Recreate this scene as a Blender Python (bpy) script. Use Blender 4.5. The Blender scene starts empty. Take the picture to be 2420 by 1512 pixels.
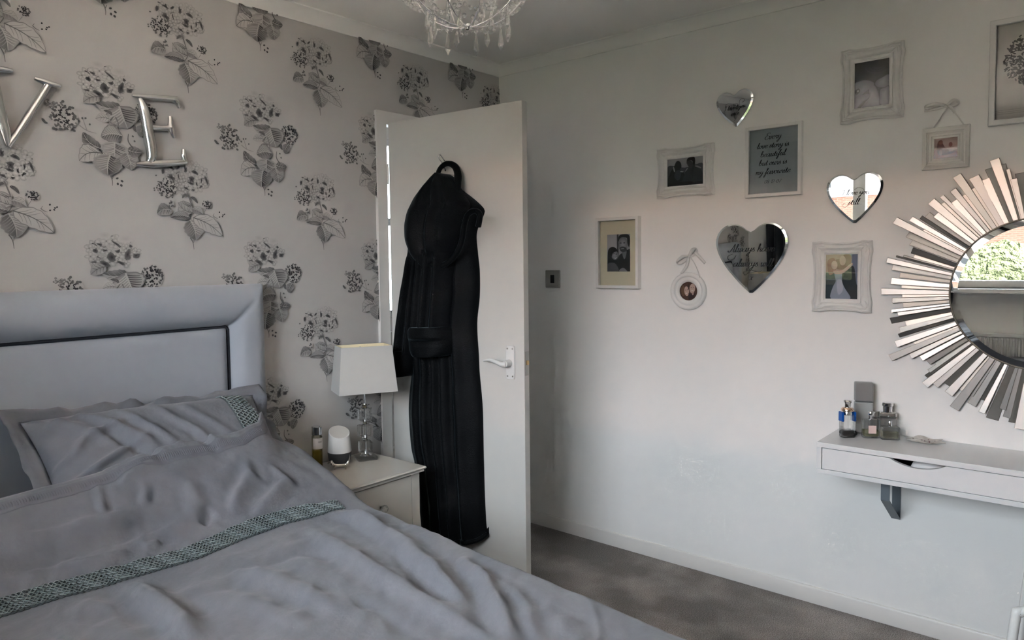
import bpy, bmesh, math, random
import numpy as np
from mathutils import Vector, Matrix, noise
from mathutils.geometry import tessellate_polygon
random.seed(7)
rng = np.random.RandomState(3)
PI = math.pi
scene = bpy.context.scene
C = scene.collection

# ------------------------------------------------------------------ camera
CAM = Vector((-3.002, -2.460, 1.358))
RX, RY, RZ = -0.05378, 0.014816, -0.828616
F_PX, PX0, PY0 = 1721.69, 1089.18, 714.17
ROT = Matrix.Rotation(RZ, 3, 'Z') @ Matrix.Rotation(RX, 3, 'X') @ Matrix.Rotation(RY, 3, 'Y')  # cols: right, forward, up
cam_d = bpy.data.cameras.new('camera')
cam = bpy.data.objects.new('camera', cam_d); C.objects.link(cam)
right, fwd, up = (ROT @ Vector(v) for v in ((1, 0, 0), (0, 1, 0), (0, 0, 1)))
M = Matrix((right, up, -fwd)).transposed().to_4x4(); M.translation = CAM
cam.matrix_world = M
cam_d.sensor_fit = 'HORIZONTAL'; cam_d.sensor_width = 36.0
cam_d.lens = F_PX * 36.0 / 2420.0
cam_d.shift_x = (1210 - PX0) / 2420.0
cam_d.shift_y = -(756 - PY0) / 2420.0
cam_d.clip_start = 0.02; cam_d.clip_end = 200
scene.camera = cam

# ------------------------------------------------------------------ light
world = bpy.data.worlds.new('overcast_sky'); scene.world = world; world.use_nodes = True
bg = world.node_tree.nodes['Background']
bg.inputs['Color'].default_value = (0.84, 0.925, 1.0, 1)
bg.inputs['Strength'].default_value = 18.4
sun_d = bpy.data.lights.new('sun', 'SUN'); sun_d.energy = 960.0; sun_d.angle = math.radians(3); sun_d.color = (1.0, .875, .79)
sun_o = bpy.data.objects.new('sun', sun_d); C.objects.link(sun_o)
sun_o.rotation_euler = Vector((-.06, .58, -.81)).to_track_quat('-Z', 'Y').to_euler()      # added for fill: lights the paving that bounces indoors, stays out of the window
scene.view_settings.view_transform = 'Standard'
scene.view_settings.look = 'None'
scene.view_settings.exposure = 0.10
scene.view_settings.gamma = 1.0
scene.view_settings.use_curve_mapping = False
scene.cycles.max_bounces = 8
scene.cycles.diffuse_bounces = 5
scene.cycles.glossy_bounces = 4
scene.cycles.transmission_bounces = 6
scene.cycles.transparent_max_bounces = 10
scene.cycles.use_adaptive_sampling = True
scene.cycles.adaptive_threshold = 0.07
scene.cycles.adaptive_min_samples = 20
scene.cycles.caustics_reflective = False
scene.cycles.caustics_refractive = False
scene.cycles.sample_clamp_indirect = 70.0
scene.cycles.use_denoising = True

# room constants (metres): corner of wallpaper wall and picture wall at the origin
ZC = 2.375; XL = -3.44; YF = -3.75
WY0, WY1, WZ0, WZ1 = -0.40, -2.34, 1.12, 2.22       # window opening in the left wall
for (loc, rot, sx, sy) in (((XL - 0.16, (WY0 + WY1) / 2, (WZ0 + WZ1) / 2), (0, -PI / 2, 0), WZ1 - WZ0, WY0 - WY1),):
    ld = bpy.data.lights.new('window_portal', 'AREA'); ld.shape = 'RECTANGLE'; ld.size = sx; ld.size_y = sy
    ld.cycles.is_portal = True
    lo = bpy.data.objects.new('window_portal', ld); C.objects.link(lo); lo.location = loc; lo.rotation_euler = rot

# ------------------------------------------------------------------ helpers
def srgb(r, g, b):
    f = lambda c: (c / 255 / 12.92) if c / 255 <= 0.04045 else ((c / 255 + 0.055) / 1.055) ** 2.4
    return (f(r), f(g), f(b))

def ray(px, py):
    return (ROT @ Vector(((px - PX0) / F_PX, 1.0, -(py - PY0) / F_PX)))
def at(px, py, axis, v):
    d = ray(px, py); t = (v - CAM[axis]) / d[axis]; return CAM + d * t
def on_plane(px, py, o, n):
    d = ray(px, py); t = (o - CAM).dot(n) / d.dot(n); return CAM + d * t

def out_normals(me):
    bm = bmesh.new(); bm.from_mesh(me); bmesh.ops.remove_doubles(bm, verts=bm.verts[:], dist=1e-6); bmesh.ops.recalc_face_normals(bm, faces=bm.faces[:]); bm.to_mesh(me); bm.free(); me.update(); return me
class MB:
    """collects geometry for one mesh object"""
    def __init__(s): s.v = []; s.f = []; s.c = []; s.usec = False
    def add(s, vs, fs, col=None):
        b = len(s.v); s.v += [tuple(p) for p in vs]; s.f += [tuple(i + b for i in f) for f in fs]
        if col is not None:
            s.usec = True
            s.c += [tuple(c) for c in col] if isinstance(col[0], (tuple, list, np.ndarray)) else [tuple(col)] * len(vs)
        return s
    def box(s, x0, x1, y0, y1, z0, z1, bev=0.0):
        if bev <= 0:
            vs = [(x, y, z) for z in (z0, z1) for y in (y0, y1) for x in (x0, x1)]
            return s.add(vs, [(0, 2, 3, 1), (4, 5, 7, 6), (0, 1, 5, 4), (2, 6, 7, 3), (0, 4, 6, 2), (1, 3, 7, 5)])
        bm = bmesh.new(); bmesh.ops.create_cube(bm, size=1.0)
        for v in bm.verts:
            v.co = Vector(((x0 + x1) / 2 + v.co.x * (x1 - x0), (y0 + y1) / 2 + v.co.y * (y1 - y0), (z0 + z1) / 2 + v.co.z * (z1 - z0)))
        bmesh.ops.bevel(bm, geom=bm.edges[:], offset=bev, segments=2, profile=0.5, affect='EDGES')
        return s.bm(bm)
    def bm(s, bm, mat=None):
        bm.verts.index_update()
        vs = [(mat @ v.co if mat else v.co.copy()) for v in bm.verts]; fs = [[v.index for v in f.verts] for f in bm.faces]
        bm.free(); return s.add(vs, fs)
    def tube(s, pts, r, n=8, caps=True, closed=False, flat=None):
        pts = [Vector(p) for p in pts]; m = len(pts)
        rs = r if isinstance(r, (list, tuple)) else [r] * m
        vs = []; prev = None
        for i, p in enumerate(pts):
            a = pts[(i - 1) % m] if (i or closed) else p
            b = pts[(i + 1) % m] if (i < m - 1 or closed) else p
            t = (b - a).normalized()
            if prev is None:
                h = Vector((0, 0, 1)) if abs(t.z) < .9 else Vector((1, 0, 0))
                nx = t.cross(h).normalized()
            else:
                nx = (prev - t * prev.dot(t)).normalized()
            prev = nx; ny = t.cross(nx)
            for k in range(n):
                a_ = 2 * PI * k / n; vs.append(p + (nx * math.cos(a_) + ny * math.sin(a_) * (flat or 1)) * rs[i])
        fs = []
        for i in range(m if closed else m - 1):
            j = (i + 1) % m
            for k in range(n):
                fs.append((i * n + k, i * n + (k + 1) % n, j * n + (k + 1) % n, j * n + k))
        if caps and not closed:
            fs.append(tuple(range(n - 1, -1, -1))); fs.append(tuple((m - 1) * n + k for k in range(n)))
        return s.add(vs, fs)
    def lathe(s, prof, n=24, o=(0, 0, 0), sx=1, sy=1):
        vs = []; fs = []; m = len(prof)
        for (r, z) in prof:
            for k in range(n):
                a = 2 * PI * k / n; vs.append((o[0] + r * math.cos(a) * sx, o[1] + r * math.sin(a) * sy, o[2] + z))
        for i in range(m - 1):
            for k in range(n):
                fs.append((i * n + k, i * n + (k + 1) % n, (i + 1) * n + (k + 1) % n, (i + 1) * n + k))
        fs.append(tuple(range(n - 1, -1, -1))); fs.append(tuple((m - 1) * n + k for k in range(n)))
        return s.add(vs, fs)
    def prism(s, poly, z0, z1, M4=None):
        n = len(poly); vs = [(p[0], p[1], z0) for p in poly] + [(p[0], p[1], z1) for p in poly]
        tr = tessellate_polygon([[Vector((p[0], p[1], 0)) for p in poly]])
        area = sum(poly[i][0] * poly[(i + 1) % n][1] - poly[(i + 1) % n][0] * poly[i][1] for i in range(n))
        fs = []
        for t in tr:
            a, b, c = (Vector((poly[i][0], poly[i][1])) for i in t)
            up_ = (b - a).cross(c - a) > 0
            tt = t if up_ else (t[0], t[2], t[1])
            fs.append(tuple(i + n for i in tt)); fs.append((tt[0], tt[2], tt[1]))
        for i in range(n):
            j = (i + 1) % n
            fs.append((i, j, j + n, i + n) if area > 0 else (j, i, i + n, j + n))
        if M4: vs = [M4 @ Vector(v) for v in vs]
        return s.add(vs, fs)
    def poly(s, pts, z, col, rim=None):
        """flat coloured polygon in the XY plane; rim = colour at its edge when it fades outward"""
        if rim is not None:
            cx = sum(p[0] for p in pts) / len(pts); cy = sum(p[1] for p in pts) / len(pts); n = len(pts)
            return s.add([(p[0], p[1], z) for p in pts] + [(cx, cy, z)], [(i, (i + 1) % n, n) for i in range(n)], [rim] * n + [col])
        tr = tessellate_polygon([[Vector((p[0], p[1], 0)) for p in pts]]); fs = []
        for t in tr:
            a, b, c = (Vector((pts[i][0], pts[i][1])) for i in t)
            fs.append(tuple(t) if (b - a).cross(c - a) > 0 else (t[0], t[2], t[1]))
        return s.add([(p[0], p[1], z) for p in pts], fs, col)
    def stroke(s, pts, w, z, col):
        """flat ribbon along pts (2-D); w number or list"""
        m = len(pts); ws = w if isinstance(w, (list, tuple)) else [w] * m; vs = []
        for i in range(m):
            a = Vector(pts[max(i - 1, 0)][:2]); b = Vector(pts[min(i + 1, m - 1)][:2]); t = b - a
            t = t.normalized() if t.length > 1e-9 else Vector((1, 0)); nn = Vector((-t.y, t.x)) * ws[i] / 2
            p = Vector(pts[i][:2]); vs += [(p.x + nn.x, p.y + nn.y, z), (p.x - nn.x, p.y - nn.y, z)]
        return s.add(vs, [(2 * i, 2 * i + 1, 2 * i + 3, 2 * i + 2) for i in range(m - 1)], col)
    def grid(s, P, closeu=False):
        """P: array rows x cols x 3"""
        r, c = len(P), len(P[0]); vs = [tuple(P[i][j]) for i in range(r) for j in range(c)]; fs = []
        for i in range(r - 1):
            for j in range(c if closeu else c - 1):
                k = (j + 1) % c; fs.append((i * c + j, i * c + k, (i + 1) * c + k, (i + 1) * c + j))
        return s.add(vs, fs)
    def mesh(s, name):
        me = bpy.data.meshes.new(name); me.from_pydata(s.v, [], s.f)
        if s.usec:
            at_ = me.color_attributes.new('ink', 'FLOAT_COLOR', 'POINT')
            at_.data.foreach_set('color', np.array([(c[0], c[1], c[2], 1.0) for c in s.c], dtype=np.float32).ravel())
        me.update(); return me
    def build(s, name, mat, parent=None, smooth=None):
        me = s.mesh(name)
        if mat and mat.get('clear'): out_normals(me)
        o = bpy.data.objects.new(name, me); C.objects.link(o)
        if mat: me.materials.append(mat)
        if smooth is not None:
            me.polygons.foreach_set('use_smooth', [True] * len(me.polygons))
            if smooth < 3.1: me.set_sharp_from_angle(angle=smooth)
        if parent: o.parent = parent
        return o

def tag(o, label=None, cat=None, group=None, kind=None):
    if label: o['label'] = label
    if cat: o['category'] = cat
    if group: o['group'] = group
    if kind: o['kind'] = kind
    return o
def thing(name, label, cat, loc=(0, 0, 0), mat=None, rotz=0, group=None):
    o = bpy.data.objects.new(name, None); C.objects.link(o); o.empty_display_size = .05
    if mat is not None:
        m = mat.to_4x4(); m.translation = Vector(loc); o.matrix_world = m
    else:
        o.location = loc; o.rotation_euler = (0, 0, rotz)
    return tag(o, label, cat, group)
def copy_tree(o, parent=None):
    c = o.copy(); C.objects.link(c); c.parent = parent
    for ch in list(o.children): copy_tree(ch, c)
    return c
# local frames for wall-mounted things: x to the right, y up, z out of the wall
WR = Matrix(((0, 0, -1), (-1, 0, 0), (0, 1, 0)))       # picture wall (X = 0)
WB = Matrix(((1, 0, 0), (0, 0, -1), (0, 1, 0)))        # wallpaper wall (Y = 0)

def catmull(pts, n=6, closed=False):
    P = [Vector((*p, 0)[:3]) if len(p) == 2 else Vector(p) for p in pts]; m = len(P); out = []
    for i in range(m if closed else m - 1):
        g = lambda k: P[k % m] if closed else P[min(max(k, 0), m - 1)]
        p0, p1, p2, p3 = g(i - 1), g(i), g(i + 1), g(i + 2)
        for j in range(n):
            t = j / n
            out.append(0.5 * ((2 * p1) + (p2 - p0) * t + (2 * p0 - 5 * p1 + 4 * p2 - p3) * t * t + (3 * p1 - p0 - 3 * p2 + p3) * t ** 3))
    if not closed: out.append(P[-1].copy())
    return out
def ss(a, b, x):
    t = np.clip((x - a) / (b - a), 0, 1); return t * t * (3 - 2 * t)
def nz(x, y, z=0.0): return noise.noise(Vector((x, y, z)))

# ------------------------------------------------------------------ materials
def mat(name, col, rough=.6, metal=0.0, **k):
    m = bpy.data.materials.new(name); m.use_nodes = True; b = m.node_tree.nodes['Principled BSDF']
    b.inputs['Base Color'].default_value = (*col, 1); b.inputs['Roughness'].default_value = rough; b.inputs['Metallic'].default_value = metal
    for kk, v in k.items(): b.inputs[kk].default_value = v
    return m
def nodes(m): return m.node_tree.nodes, m.node_tree.links, m.node_tree.nodes['Principled BSDF']
def add_noise_col(m, c1, c2, scale, detail=3, lo=.35, hi=.65, rough=.5, stretch=None):
    n, l, b = nodes(m); tc = n.new('ShaderNodeTexCoord'); src = tc.outputs['Object']
    if stretch:
        mp = n.new('ShaderNodeMapping'); mp.inputs['Scale'].default_value = stretch; l.new(src, mp.inputs['Vector']); src = mp.outputs['Vector']
    t = n.new('ShaderNodeTexNoise'); t.inputs['Scale'].default_value = scale; t.inputs['Detail'].default_value = detail; t.inputs['Roughness'].default_value = rough
    l.new(src, t.inputs['Vector'])
    r = n.new('ShaderNodeValToRGB'); r.color_ramp.elements[0].position = lo; r.color_ramp.elements[1].position = hi
    r.color_ramp.elements[0].color = (*c1, 1); r.color_ramp.elements[1].color = (*c2, 1)
    l.new(t.outputs['Fac'], r.inputs['Fac']); l.new(r.outputs['Color'], b.inputs['Base Color']); return m
def add_bump(m, scale, strength, dist=.002, detail=2, kind='noise', stretch=None):
    n, l, b = nodes(m); tc = n.new('ShaderNodeTexCoord'); src = tc.outputs['Object']
    if stretch:
        mp = n.new('ShaderNodeMapping'); mp.inputs['Scale'].default_value = stretch; l.new(src, mp.inputs['Vector']); src = mp.outputs['Vector']
    t = n.new('ShaderNodeTexNoise'); t.inputs['Scale'].default_value = scale; t.inputs['Detail'].default_value = detail
    l.new(src, t.inputs['Vector'])
    bp = n.new('ShaderNodeBump'); bp.inputs['Strength'].default_value = strength; bp.inputs['Distance'].default_value = dist
    l.new(t.outputs['Fac'], bp.inputs['Height'])
    if b.inputs['Normal'].is_linked:
        l.new(b.inputs['Normal'].links[0].from_socket, bp.inputs['Normal'])
    l.new(bp.outputs['Normal'], b.inputs['Normal']); return m
def thin_glass(name, tint=(1, 1, 1), refl=.06, rough=0.02):
    m = bpy.data.materials.new(name); m.use_nodes = True; n = m.node_tree.nodes; l = m.node_tree.links; n.clear()
    out = n.new('ShaderNodeOutputMaterial'); mx = n.new('ShaderNodeMixShader'); tr = n.new('ShaderNodeBsdfTransparent'); gl = n.new('ShaderNodeBsdfGlossy')
    lw = n.new('ShaderNodeFresnel'); lw.inputs['IOR'].default_value = 1.45
    tr.inputs['Color'].default_value = (*tint, 1); gl.inputs['Roughness'].default_value = rough
    l.new(lw.outputs['Fac'], mx.inputs['Fac']); l.new(tr.outputs[0], mx.inputs[1]); l.new(gl.outputs[0], mx.inputs[2]); l.new(mx.outputs[0], out.inputs[0]); return m
def glass(name, col=(1, 1, 1), rough=0.0, ior=1.48):
    m = mat(name, col, rough, 0, **{'Transmission Weight': 1.0, 'IOR': ior}); m['clear'] = True
    n, l, b = nodes(m); tr = n.new('ShaderNodeBsdfTransparent'); tr.inputs['Color'].default_value = (*[c ** .5 for c in col], 1)
    mx = n.new('ShaderNodeMixShader'); mx.inputs['Fac'].default_value = .5; l.new(b.outputs[0], mx.inputs[1]); l.new(tr.outputs[0], mx.inputs[2]); l.new(mx.outputs[0], n['Material Output'].inputs[0]); return m

WALLPAPER = srgb(191, 188, 186)
M_wall = add_bump(add_noise_col(mat('white_wall_paint', (.8, .8, .8), .75), (.835, .83, .815), (.86, .855, .84), 2.5), 180, .12, .001)
M_paper = add_bump(mat('wallpaper_ground', WALLPAPER, .6), 260, .08, .0006)
M_ceil = add_bump(mat('ceiling_paint', (.90, .885, .86), .85), 120, .12, .001)
M_cove = mat('cove_paint', (.88, .87, .85), .6)
M_trim = mat('satin_white_gloss_paint', (.74, .72, .70), .35)
M_door = add_bump(mat('door_white_paint', (.60, .59, .565), .42), 14, .03, .004, stretch=(1, .12, 1))
M_carpet = add_bump(add_bump(add_noise_col(mat('grey_carpet', (.2, .2, .2), .95), (.215, .19, .176), (.41, .365, .34), 3.4, 3, .42, .66, .5), 420, .9, .006, 3), 60, .25, .006)
n_, l_, b_ = nodes(M_carpet); tn_ = n_.new('ShaderNodeTexNoise'); tn_.inputs['Scale'].default_value = 260; tn_.inputs['Detail'].default_value = 3
tc_ = n_.new('ShaderNodeTexCoord'); l_.new(tc_.outputs['Object'], tn_.inputs['Vector']); rp_n = n_.new('ShaderNodeMapRange'); rp_n.inputs[1].default_value = .3; rp_n.inputs[2].default_value = .7; rp_n.inputs[3].default_value = .45; rp_n.inputs[4].default_value = 1.6
l_.new(tn_.outputs['Fac'], rp_n.inputs[0]); mx_ = n_.new('ShaderNodeVectorMath'); mx_.operation = 'SCALE'; l_.new(b_.inputs['Base Color'].links[0].from_socket, mx_.inputs[0]); l_.new(rp_n.outputs[0], mx_.inputs['Scale']); l_.new(mx_.outputs[0], b_.inputs['Base Color'])
def ink_mat(name, rough=.6, ):
    m = mat(name, (1, 1, 1), rough); n, l, b = nodes(m); a = n.new('ShaderNodeVertexColor'); a.layer_name = 'ink'; l.new(a.outputs['Color'], b.inputs['Base Color']); return m
M_ink = ink_mat('printed_ink'); M_photo = ink_mat('photo_print', .5); M_photo.node_tree.nodes['Principled BSDF'].inputs['Specular IOR Level'].default_value = .15
M_headb = add_bump(add_bump(mat('blue_grey_upholstery', (.33, .355, .40), .8, **{'Sheen Weight': .25}), 900, .25, .0006), 3, .12, .01)
M_pipe = mat('navy_piping', (.02, .022, .03), .7)
M_linen = add_bump(add_bump(add_noise_col(mat('grey_cotton', (.3, .3, .3), .85, **{'Sheen Weight': .15}), (.128, .133, .154), (.143, .148, .169), 28, 5, .3, .7, .7), 1200, .15, .0004), 34, .35, .006, 5)
M_linen_d = mat('grey_cotton_hem', (.122, .127, .149), .85)
M_lace = mat('sage_grey_braid_ground', (.075, .092, .098), .85)
M_lace_l = mat('sage_grey_braid_cord', (.165, .20, .205), .6, **{'Sheen Weight': .3})
M_robe = add_bump(mat('black_plush_fleece', (.0016, .0022, .0030), .58, **{'Specular IOR Level': .14, 'Sheen Weight': .42, 'Sheen Roughness': .28, 'Sheen Tint': (.26, .33, .37, 1)}), 240, .5, .004, 3)
M_chrome = mat('polished_chrome', (.78, .78, .79), .08, 1)
M_steel = mat('brushed_steel', (.42, .40, .37), .35, 1)
M_alu = mat('cast_polished_aluminium', (.74, .74, .73), .22, 1)
M_alu = add_bump(M_alu, 30, .12, .003)
M_handle = mat('white_painted_metal', (.70, .70, .69), .3)
M_mirror = mat('silvered_mirror', (.88, .90, .89), .0, 1)
M_mirror_edge = mat('bevelled_mirror_edge', (.75, .78, .77), .05, 1)
M_frame = mat('white_frame_paint', (.76, .755, .74), .45)
M_frame_c = mat('cream_distressed_frame_paint', (.70, .685, .65), .5)
M_mat_c = mat('cream_mount_card', srgb(214, 208, 180), .8)
M_mat_w = mat('white_mount_card', (.78, .78, .76), .8)
M_pane = thin_glass('frame_glass')
M_black = mat('black_plastic', (.012, .012, .013), .4)
M_leaf = add_bump(mat('silver_leaf_bar', (.52, .51, .49), .36, 1), 90, .10, .002, stretch=(1, 8, 1))
M_leaf2 = add_bump(mat('champagne_leaf_bar', (.48, .45, .41), .38, 1), 90, .10, .002, stretch=(1, 8, 1))
M_leaf_edge = mat('bronze_bar_edge', (.20, .175, .145), .45, .7)
M_laminate = mat('white_laminate', (.74, .745, .75), .3)
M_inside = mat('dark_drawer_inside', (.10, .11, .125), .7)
M_bracket = mat('grey_powder_coated_steel', (.135, .16, .18), .45)
M_glass = glass('clear_glass')
M_crystal = glass('crystal_glass', (1, 1, 1), 0, 1.55)
M_frost = mat('frosted_grey_bottle', (.42, .44, .44), .38, .15)
M_shade = mat('white_lamp_shade', (.50, .495, .48), .8, **{'Transmission Weight': .0})
M_shade_in = mat('cream_shade_lining', srgb(236, 224, 190), .8)
M_cream = mat('cream_white_furniture_paint', (.56, .54, .495), .32)
M_white_pl = mat('matte_white_plastic', (.72, .72, .72), .45)
M_grey_fab = add_bump(mat('dark_grey_speaker_fabric', (.06, .058, .058), .85), 900, .4, .0006)
M_curtain = mat('charcoal_curtain', (.045, .047, .055), .8, **{'Sheen Weight': .3})
M_upvc = mat('white_upvc', (.80, .81, .82), .35)
M_paperw = mat('white_paper', (.8, .8, .8), .7)
M_blue = mat('cobalt_blue_lacquer', (.004, .09, .42), .2)
M_wglass = thin_glass('window_glass')

# ------------------------------------------------------------------ setting
def struct(o): return tag(o, kind='structure')
m = MB()
m.add([(XL - .3, YF - .3, 0), (.3, YF - .3, 0), (.3, 2.2, 0), (XL - .3, 2.2, 0), (XL - .3, YF - .3, -.12), (.3, YF - .3, -.12), (.3, 2.2, -.12), (XL - .3, 2.2, -.12)],
      [(0, 1, 2, 3), (7, 6, 5, 4), (0, 4, 5, 1), (1, 5, 6, 2), (2, 6, 7, 3), (3, 7, 4, 0)])
tag(struct(m.build('floor', M_carpet)), 'speckled grey carpet with lighter brushed patches', 'carpet')
tag(struct(MB().box(XL - .3, .3, YF - .3, 2.2, ZC, ZC + .1).build('ceiling', M_ceil)), 'plain grey-white ceiling', 'ceiling')
DX0, DX1, DZ = -.811, -.072, 1.999
wb = MB().box(XL - .1, DX0, 0, .1, 0, ZC).box(DX1, 0, 0, .1, 0, ZC).box(DX0, DX1, 0, .1, DZ, ZC)
wall_back = tag(struct(wb.build('wall_back', M_paper)), 'wall papered with grey hydrangea sprays on a pale ground', 'wall')
tag(struct(MB().box(0, .12, YF - .1, .1, 0, ZC).build('wall_right', M_wall)), 'plain white wall hung with frames and mirrors', 'wall')
wl = MB().box(XL - .25, XL, YF - .1, WY1, 0, ZC).box(XL - .25, XL, WY0, .1, 0, ZC).box(XL - .25, XL, WY1, WY0, 0, WZ0).box(XL - .25, XL, WY1, WY0, WZ1, ZC)
tag(struct(wl.build('wall_left', M_wall)), 'window wall seen only in the mirrors', 'wall')
tag(struct(MB().box(XL - .25, .12, YF - .12, YF, 0, ZC).build('wall_front', M_wall)), 'white wall behind the viewer', 'wall')
# landing beyond the door
HZ0, HZ1 = 1.0, 2.2
HW0, HW1 = .20, .46
tag(struct(MB().box(-1.5, HW0, 1.25, 1.35, 0, ZC).box(HW1, 1.3, 1.25, 1.35, 0, ZC).box(HW0, HW1, 1.25, 1.35, 0, HZ0).box(HW0, HW1, 1.25, 1.35, HZ1, ZC).build('wall_landing_back', M_wall)), 'landing wall beyond the open door', 'wall')
tag(struct(MB().box(1.2, 1.3, .1, 1.25, 0, ZC).box(.12, 1.3, .05, .1, 0, ZC).build('wall_landing_right', M_wall)), 'landing side wall beyond the door', 'wall')
tag(struct(MB().box(-1.6, -1.5, .1, 1.35, 0, ZC).build('wall_landing_left', M_wall)), 'landing end wall beyond the door', 'wall')
tag(struct(MB().box(.3, 1.4, -.05, 2.2, ZC, ZC + .1).build('ceiling_landing', M_ceil)), 'landing ceiling beyond the door', 'ceiling')
tag(struct(MB().box(.3, 1.4, .0, 2.2, -.12, 0).build('floor_landing', M_carpet)), 'landing floor beyond the door', 'floor')

# cove (plaster coving) along each wall, concave section
CI, CD = .058, .045
def cove_prof():
    p = [(0, ZC - CD - .004), (.006, ZC - CD - .004), (.006, ZC - CD)]
    for k in range(7):
        a = PI / 2 * k / 6; p.append((.006 + (CI - .012) * (1 - math.cos(a)), ZC - CD + (CD - .006) * math.sin(a)))
    p += [(CI, ZC - .006), (CI, ZC), (0, ZC)]
    return p
def cove(name, axis, a0, a1, base, sgn, label):
    pr = cove_prof(); vs = []; fs = []
    n = len(pr)
    for e, sg in ((a0, 1), (a1, -1)):
        for (d, z) in pr:
            off = e + sg * d if True else e
            vs.append((off, base + sgn * d, z) if axis == 'x' else (base + sgn * d, off, z))
    for i in range(n): fs.append((i, (i + 1) % n, n + (i + 1) % n, n + i))
    o = MB().add(vs, fs).build(name, M_cove, None, .6)
    tag(struct(o), label, 'coving')
    return o
cove('trim_1', 'x', XL, 0, 0, -1, 'plaster coving above the floral wall')
cove('trim_2', 'y', YF, 0, 0, -1, 'plaster coving above the picture wall')
cove('trim_3', 'x', XL, 0, YF, 1, 'plaster coving behind the viewer')
cove('trim_4', 'y', YF, 0, XL, 1, 'plaster coving above the window wall')

def skirting(name, axis, a0, a1, base, sgn, label):
    pr = [(0, 0), (.014, 0), (.014, .046), (.011, .052), (.011, .054), (.008, .061), (.004, .064), (0, .064)]; vs = []; n = len(pr)
    for e in (a0, a1):
        for d, z in pr: vs.append((e, base + sgn * d, z) if axis == 'x' else (base + sgn * d, e, z))
    fs = [(i, (i + 1) % n, n + (i + 1) % n, n + i) for i in range(n)] + [tuple(range(n)), tuple(range(2 * n - 1, n - 1, -1))]
    tag(struct(MB().add(vs, fs).build(name, M_trim, None, .5)), label, 'skirting')
skirting('baseboard_right', 'y', YF, 0, 0, -1, 'low white skirting board under the picture wall')
skirting('baseboard_back', 'x', XL, -.865, 0, -1, 'white skirting board under the floral wall')
skirting('baseboard_left', 'y', YF, 0, XL, 1, 'white skirting board under the window')

# door lining and architrave
fr = MB()
for pol_ in ([(-.866, 0), (-.809, 0), (-.809, 1.977), (-.866, 2.034)], [(-.866, 2.034), (-.809, 1.977), (-.004, 1.977), (-.004, 2.034)]):
    fr.prism(pol_, 0, .016, WB.to_4x4())
tag(struct(fr.build('trim_5', M_trim)), 'white door architrave on the floral wall', 'door frame')
tag(struct(MB().box(DX0, DX0 + .004, 0, .1, 0, DZ).box(DX1 - .02, DX1, 0, .1, 0, DZ).box(DX0, DX1, 0, .1, DZ - .006, DZ).build('trim_6', M_trim)), 'white door lining in the doorway', 'door frame')

# door leaf: local x from hinge to lock edge, y up, z towards the room
DT = Vector((.0970, -.9953, 0)).normalized(); DN = Vector((-DT.y * -1, 0, 0))
DN = DT.cross(Vector((0, 0, 1)))
DM = Matrix((DT, Vector((0, 0, 1)), DN)).transposed()
DO = Vector((-.8035, -.004, .008))
door = thing('door_1', 'flush white door standing open with a dressing gown on it', 'door', DO, DM); door['kind'] = 'structure'
X0D, X1D = .016, .714
MB().box(X0D, X1D, 0, 1.975, -.036, 0, .0015).build('leaf', M_door, door)
def d2(px, py, off=0.0):
    p = on_plane(px, py, DO + DN * off, DN) - DO; return (p.dot(DT), p.z)
# handle with back plate
hx, hy = d2(1207, 856)
hd = MB()
pl = []
for (a, b) in ((-.019, -.068), (.019, -.068), (.021, -.05), (.021, .05), (.019, .068), (-.019, .068), (-.021, .05), (-.021, -.05)): pl.append((hx + a, hy + b))
hd.prism(pl, 0, .006)
bpo = hd.build('handle_plate', M_handle, door, .6)
bpo.modifiers.new('bevel', 'BEVEL').width = .003
lv = MB(); lv.lathe([(.0, 0), (.014, 0), (.0135, .03), (.012, .034), (0, .034)], 16)
lv.v = [(hx - .003 + x, hy - .002 + y, .005 + z) for x, y, z in lv.v]
pts = catmull([(hx - .003, hy - .003, .036), (hx - .016, hy - .004, .043), (hx - .045, hy + .006, .046), (hx - .075, hy + .010, .044), (hx - .105, hy + .004, .038)], 6)
lv.tube(pts, [.0135 - .009 * (i / (len(pts) - 1)) ** .8 for i in range(len(pts))], 10)
lever = lv.build('handle_lever', M_handle, bpo, .9)
for sx_ in (-.012, .012):
    for sy_ in (-.055, .055):
        s_ = MB().lathe([(0, 0), (.0034, 0), (.003, .0012), (0, .0012)], 10); s_.v = [(hx + sx_ + x, hy + sy_ + y, .006 + z) for x, y, z in s_.v]
        s_.build('screw', M_steel, bpo)
MB().box(X1D, X1D + .0015, hy - .05, hy + .045, -.030, -.008).build('latch_plate', M_steel, door)
MB().box(X1D, X1D + .008, hy - .008, hy + .010, -.025, -.013, .002).build('latch_bolt', mat('brass', (.6, .42, .22), .3, 1), door)
for hz in (.25, 1.0, 1.75):
    MB().tube([(X0D - .006, hz - .045, .002), (X0D - .006, hz + .045, .002)], .0045, 8).build('hinge', M_steel, door, .8)

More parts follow.
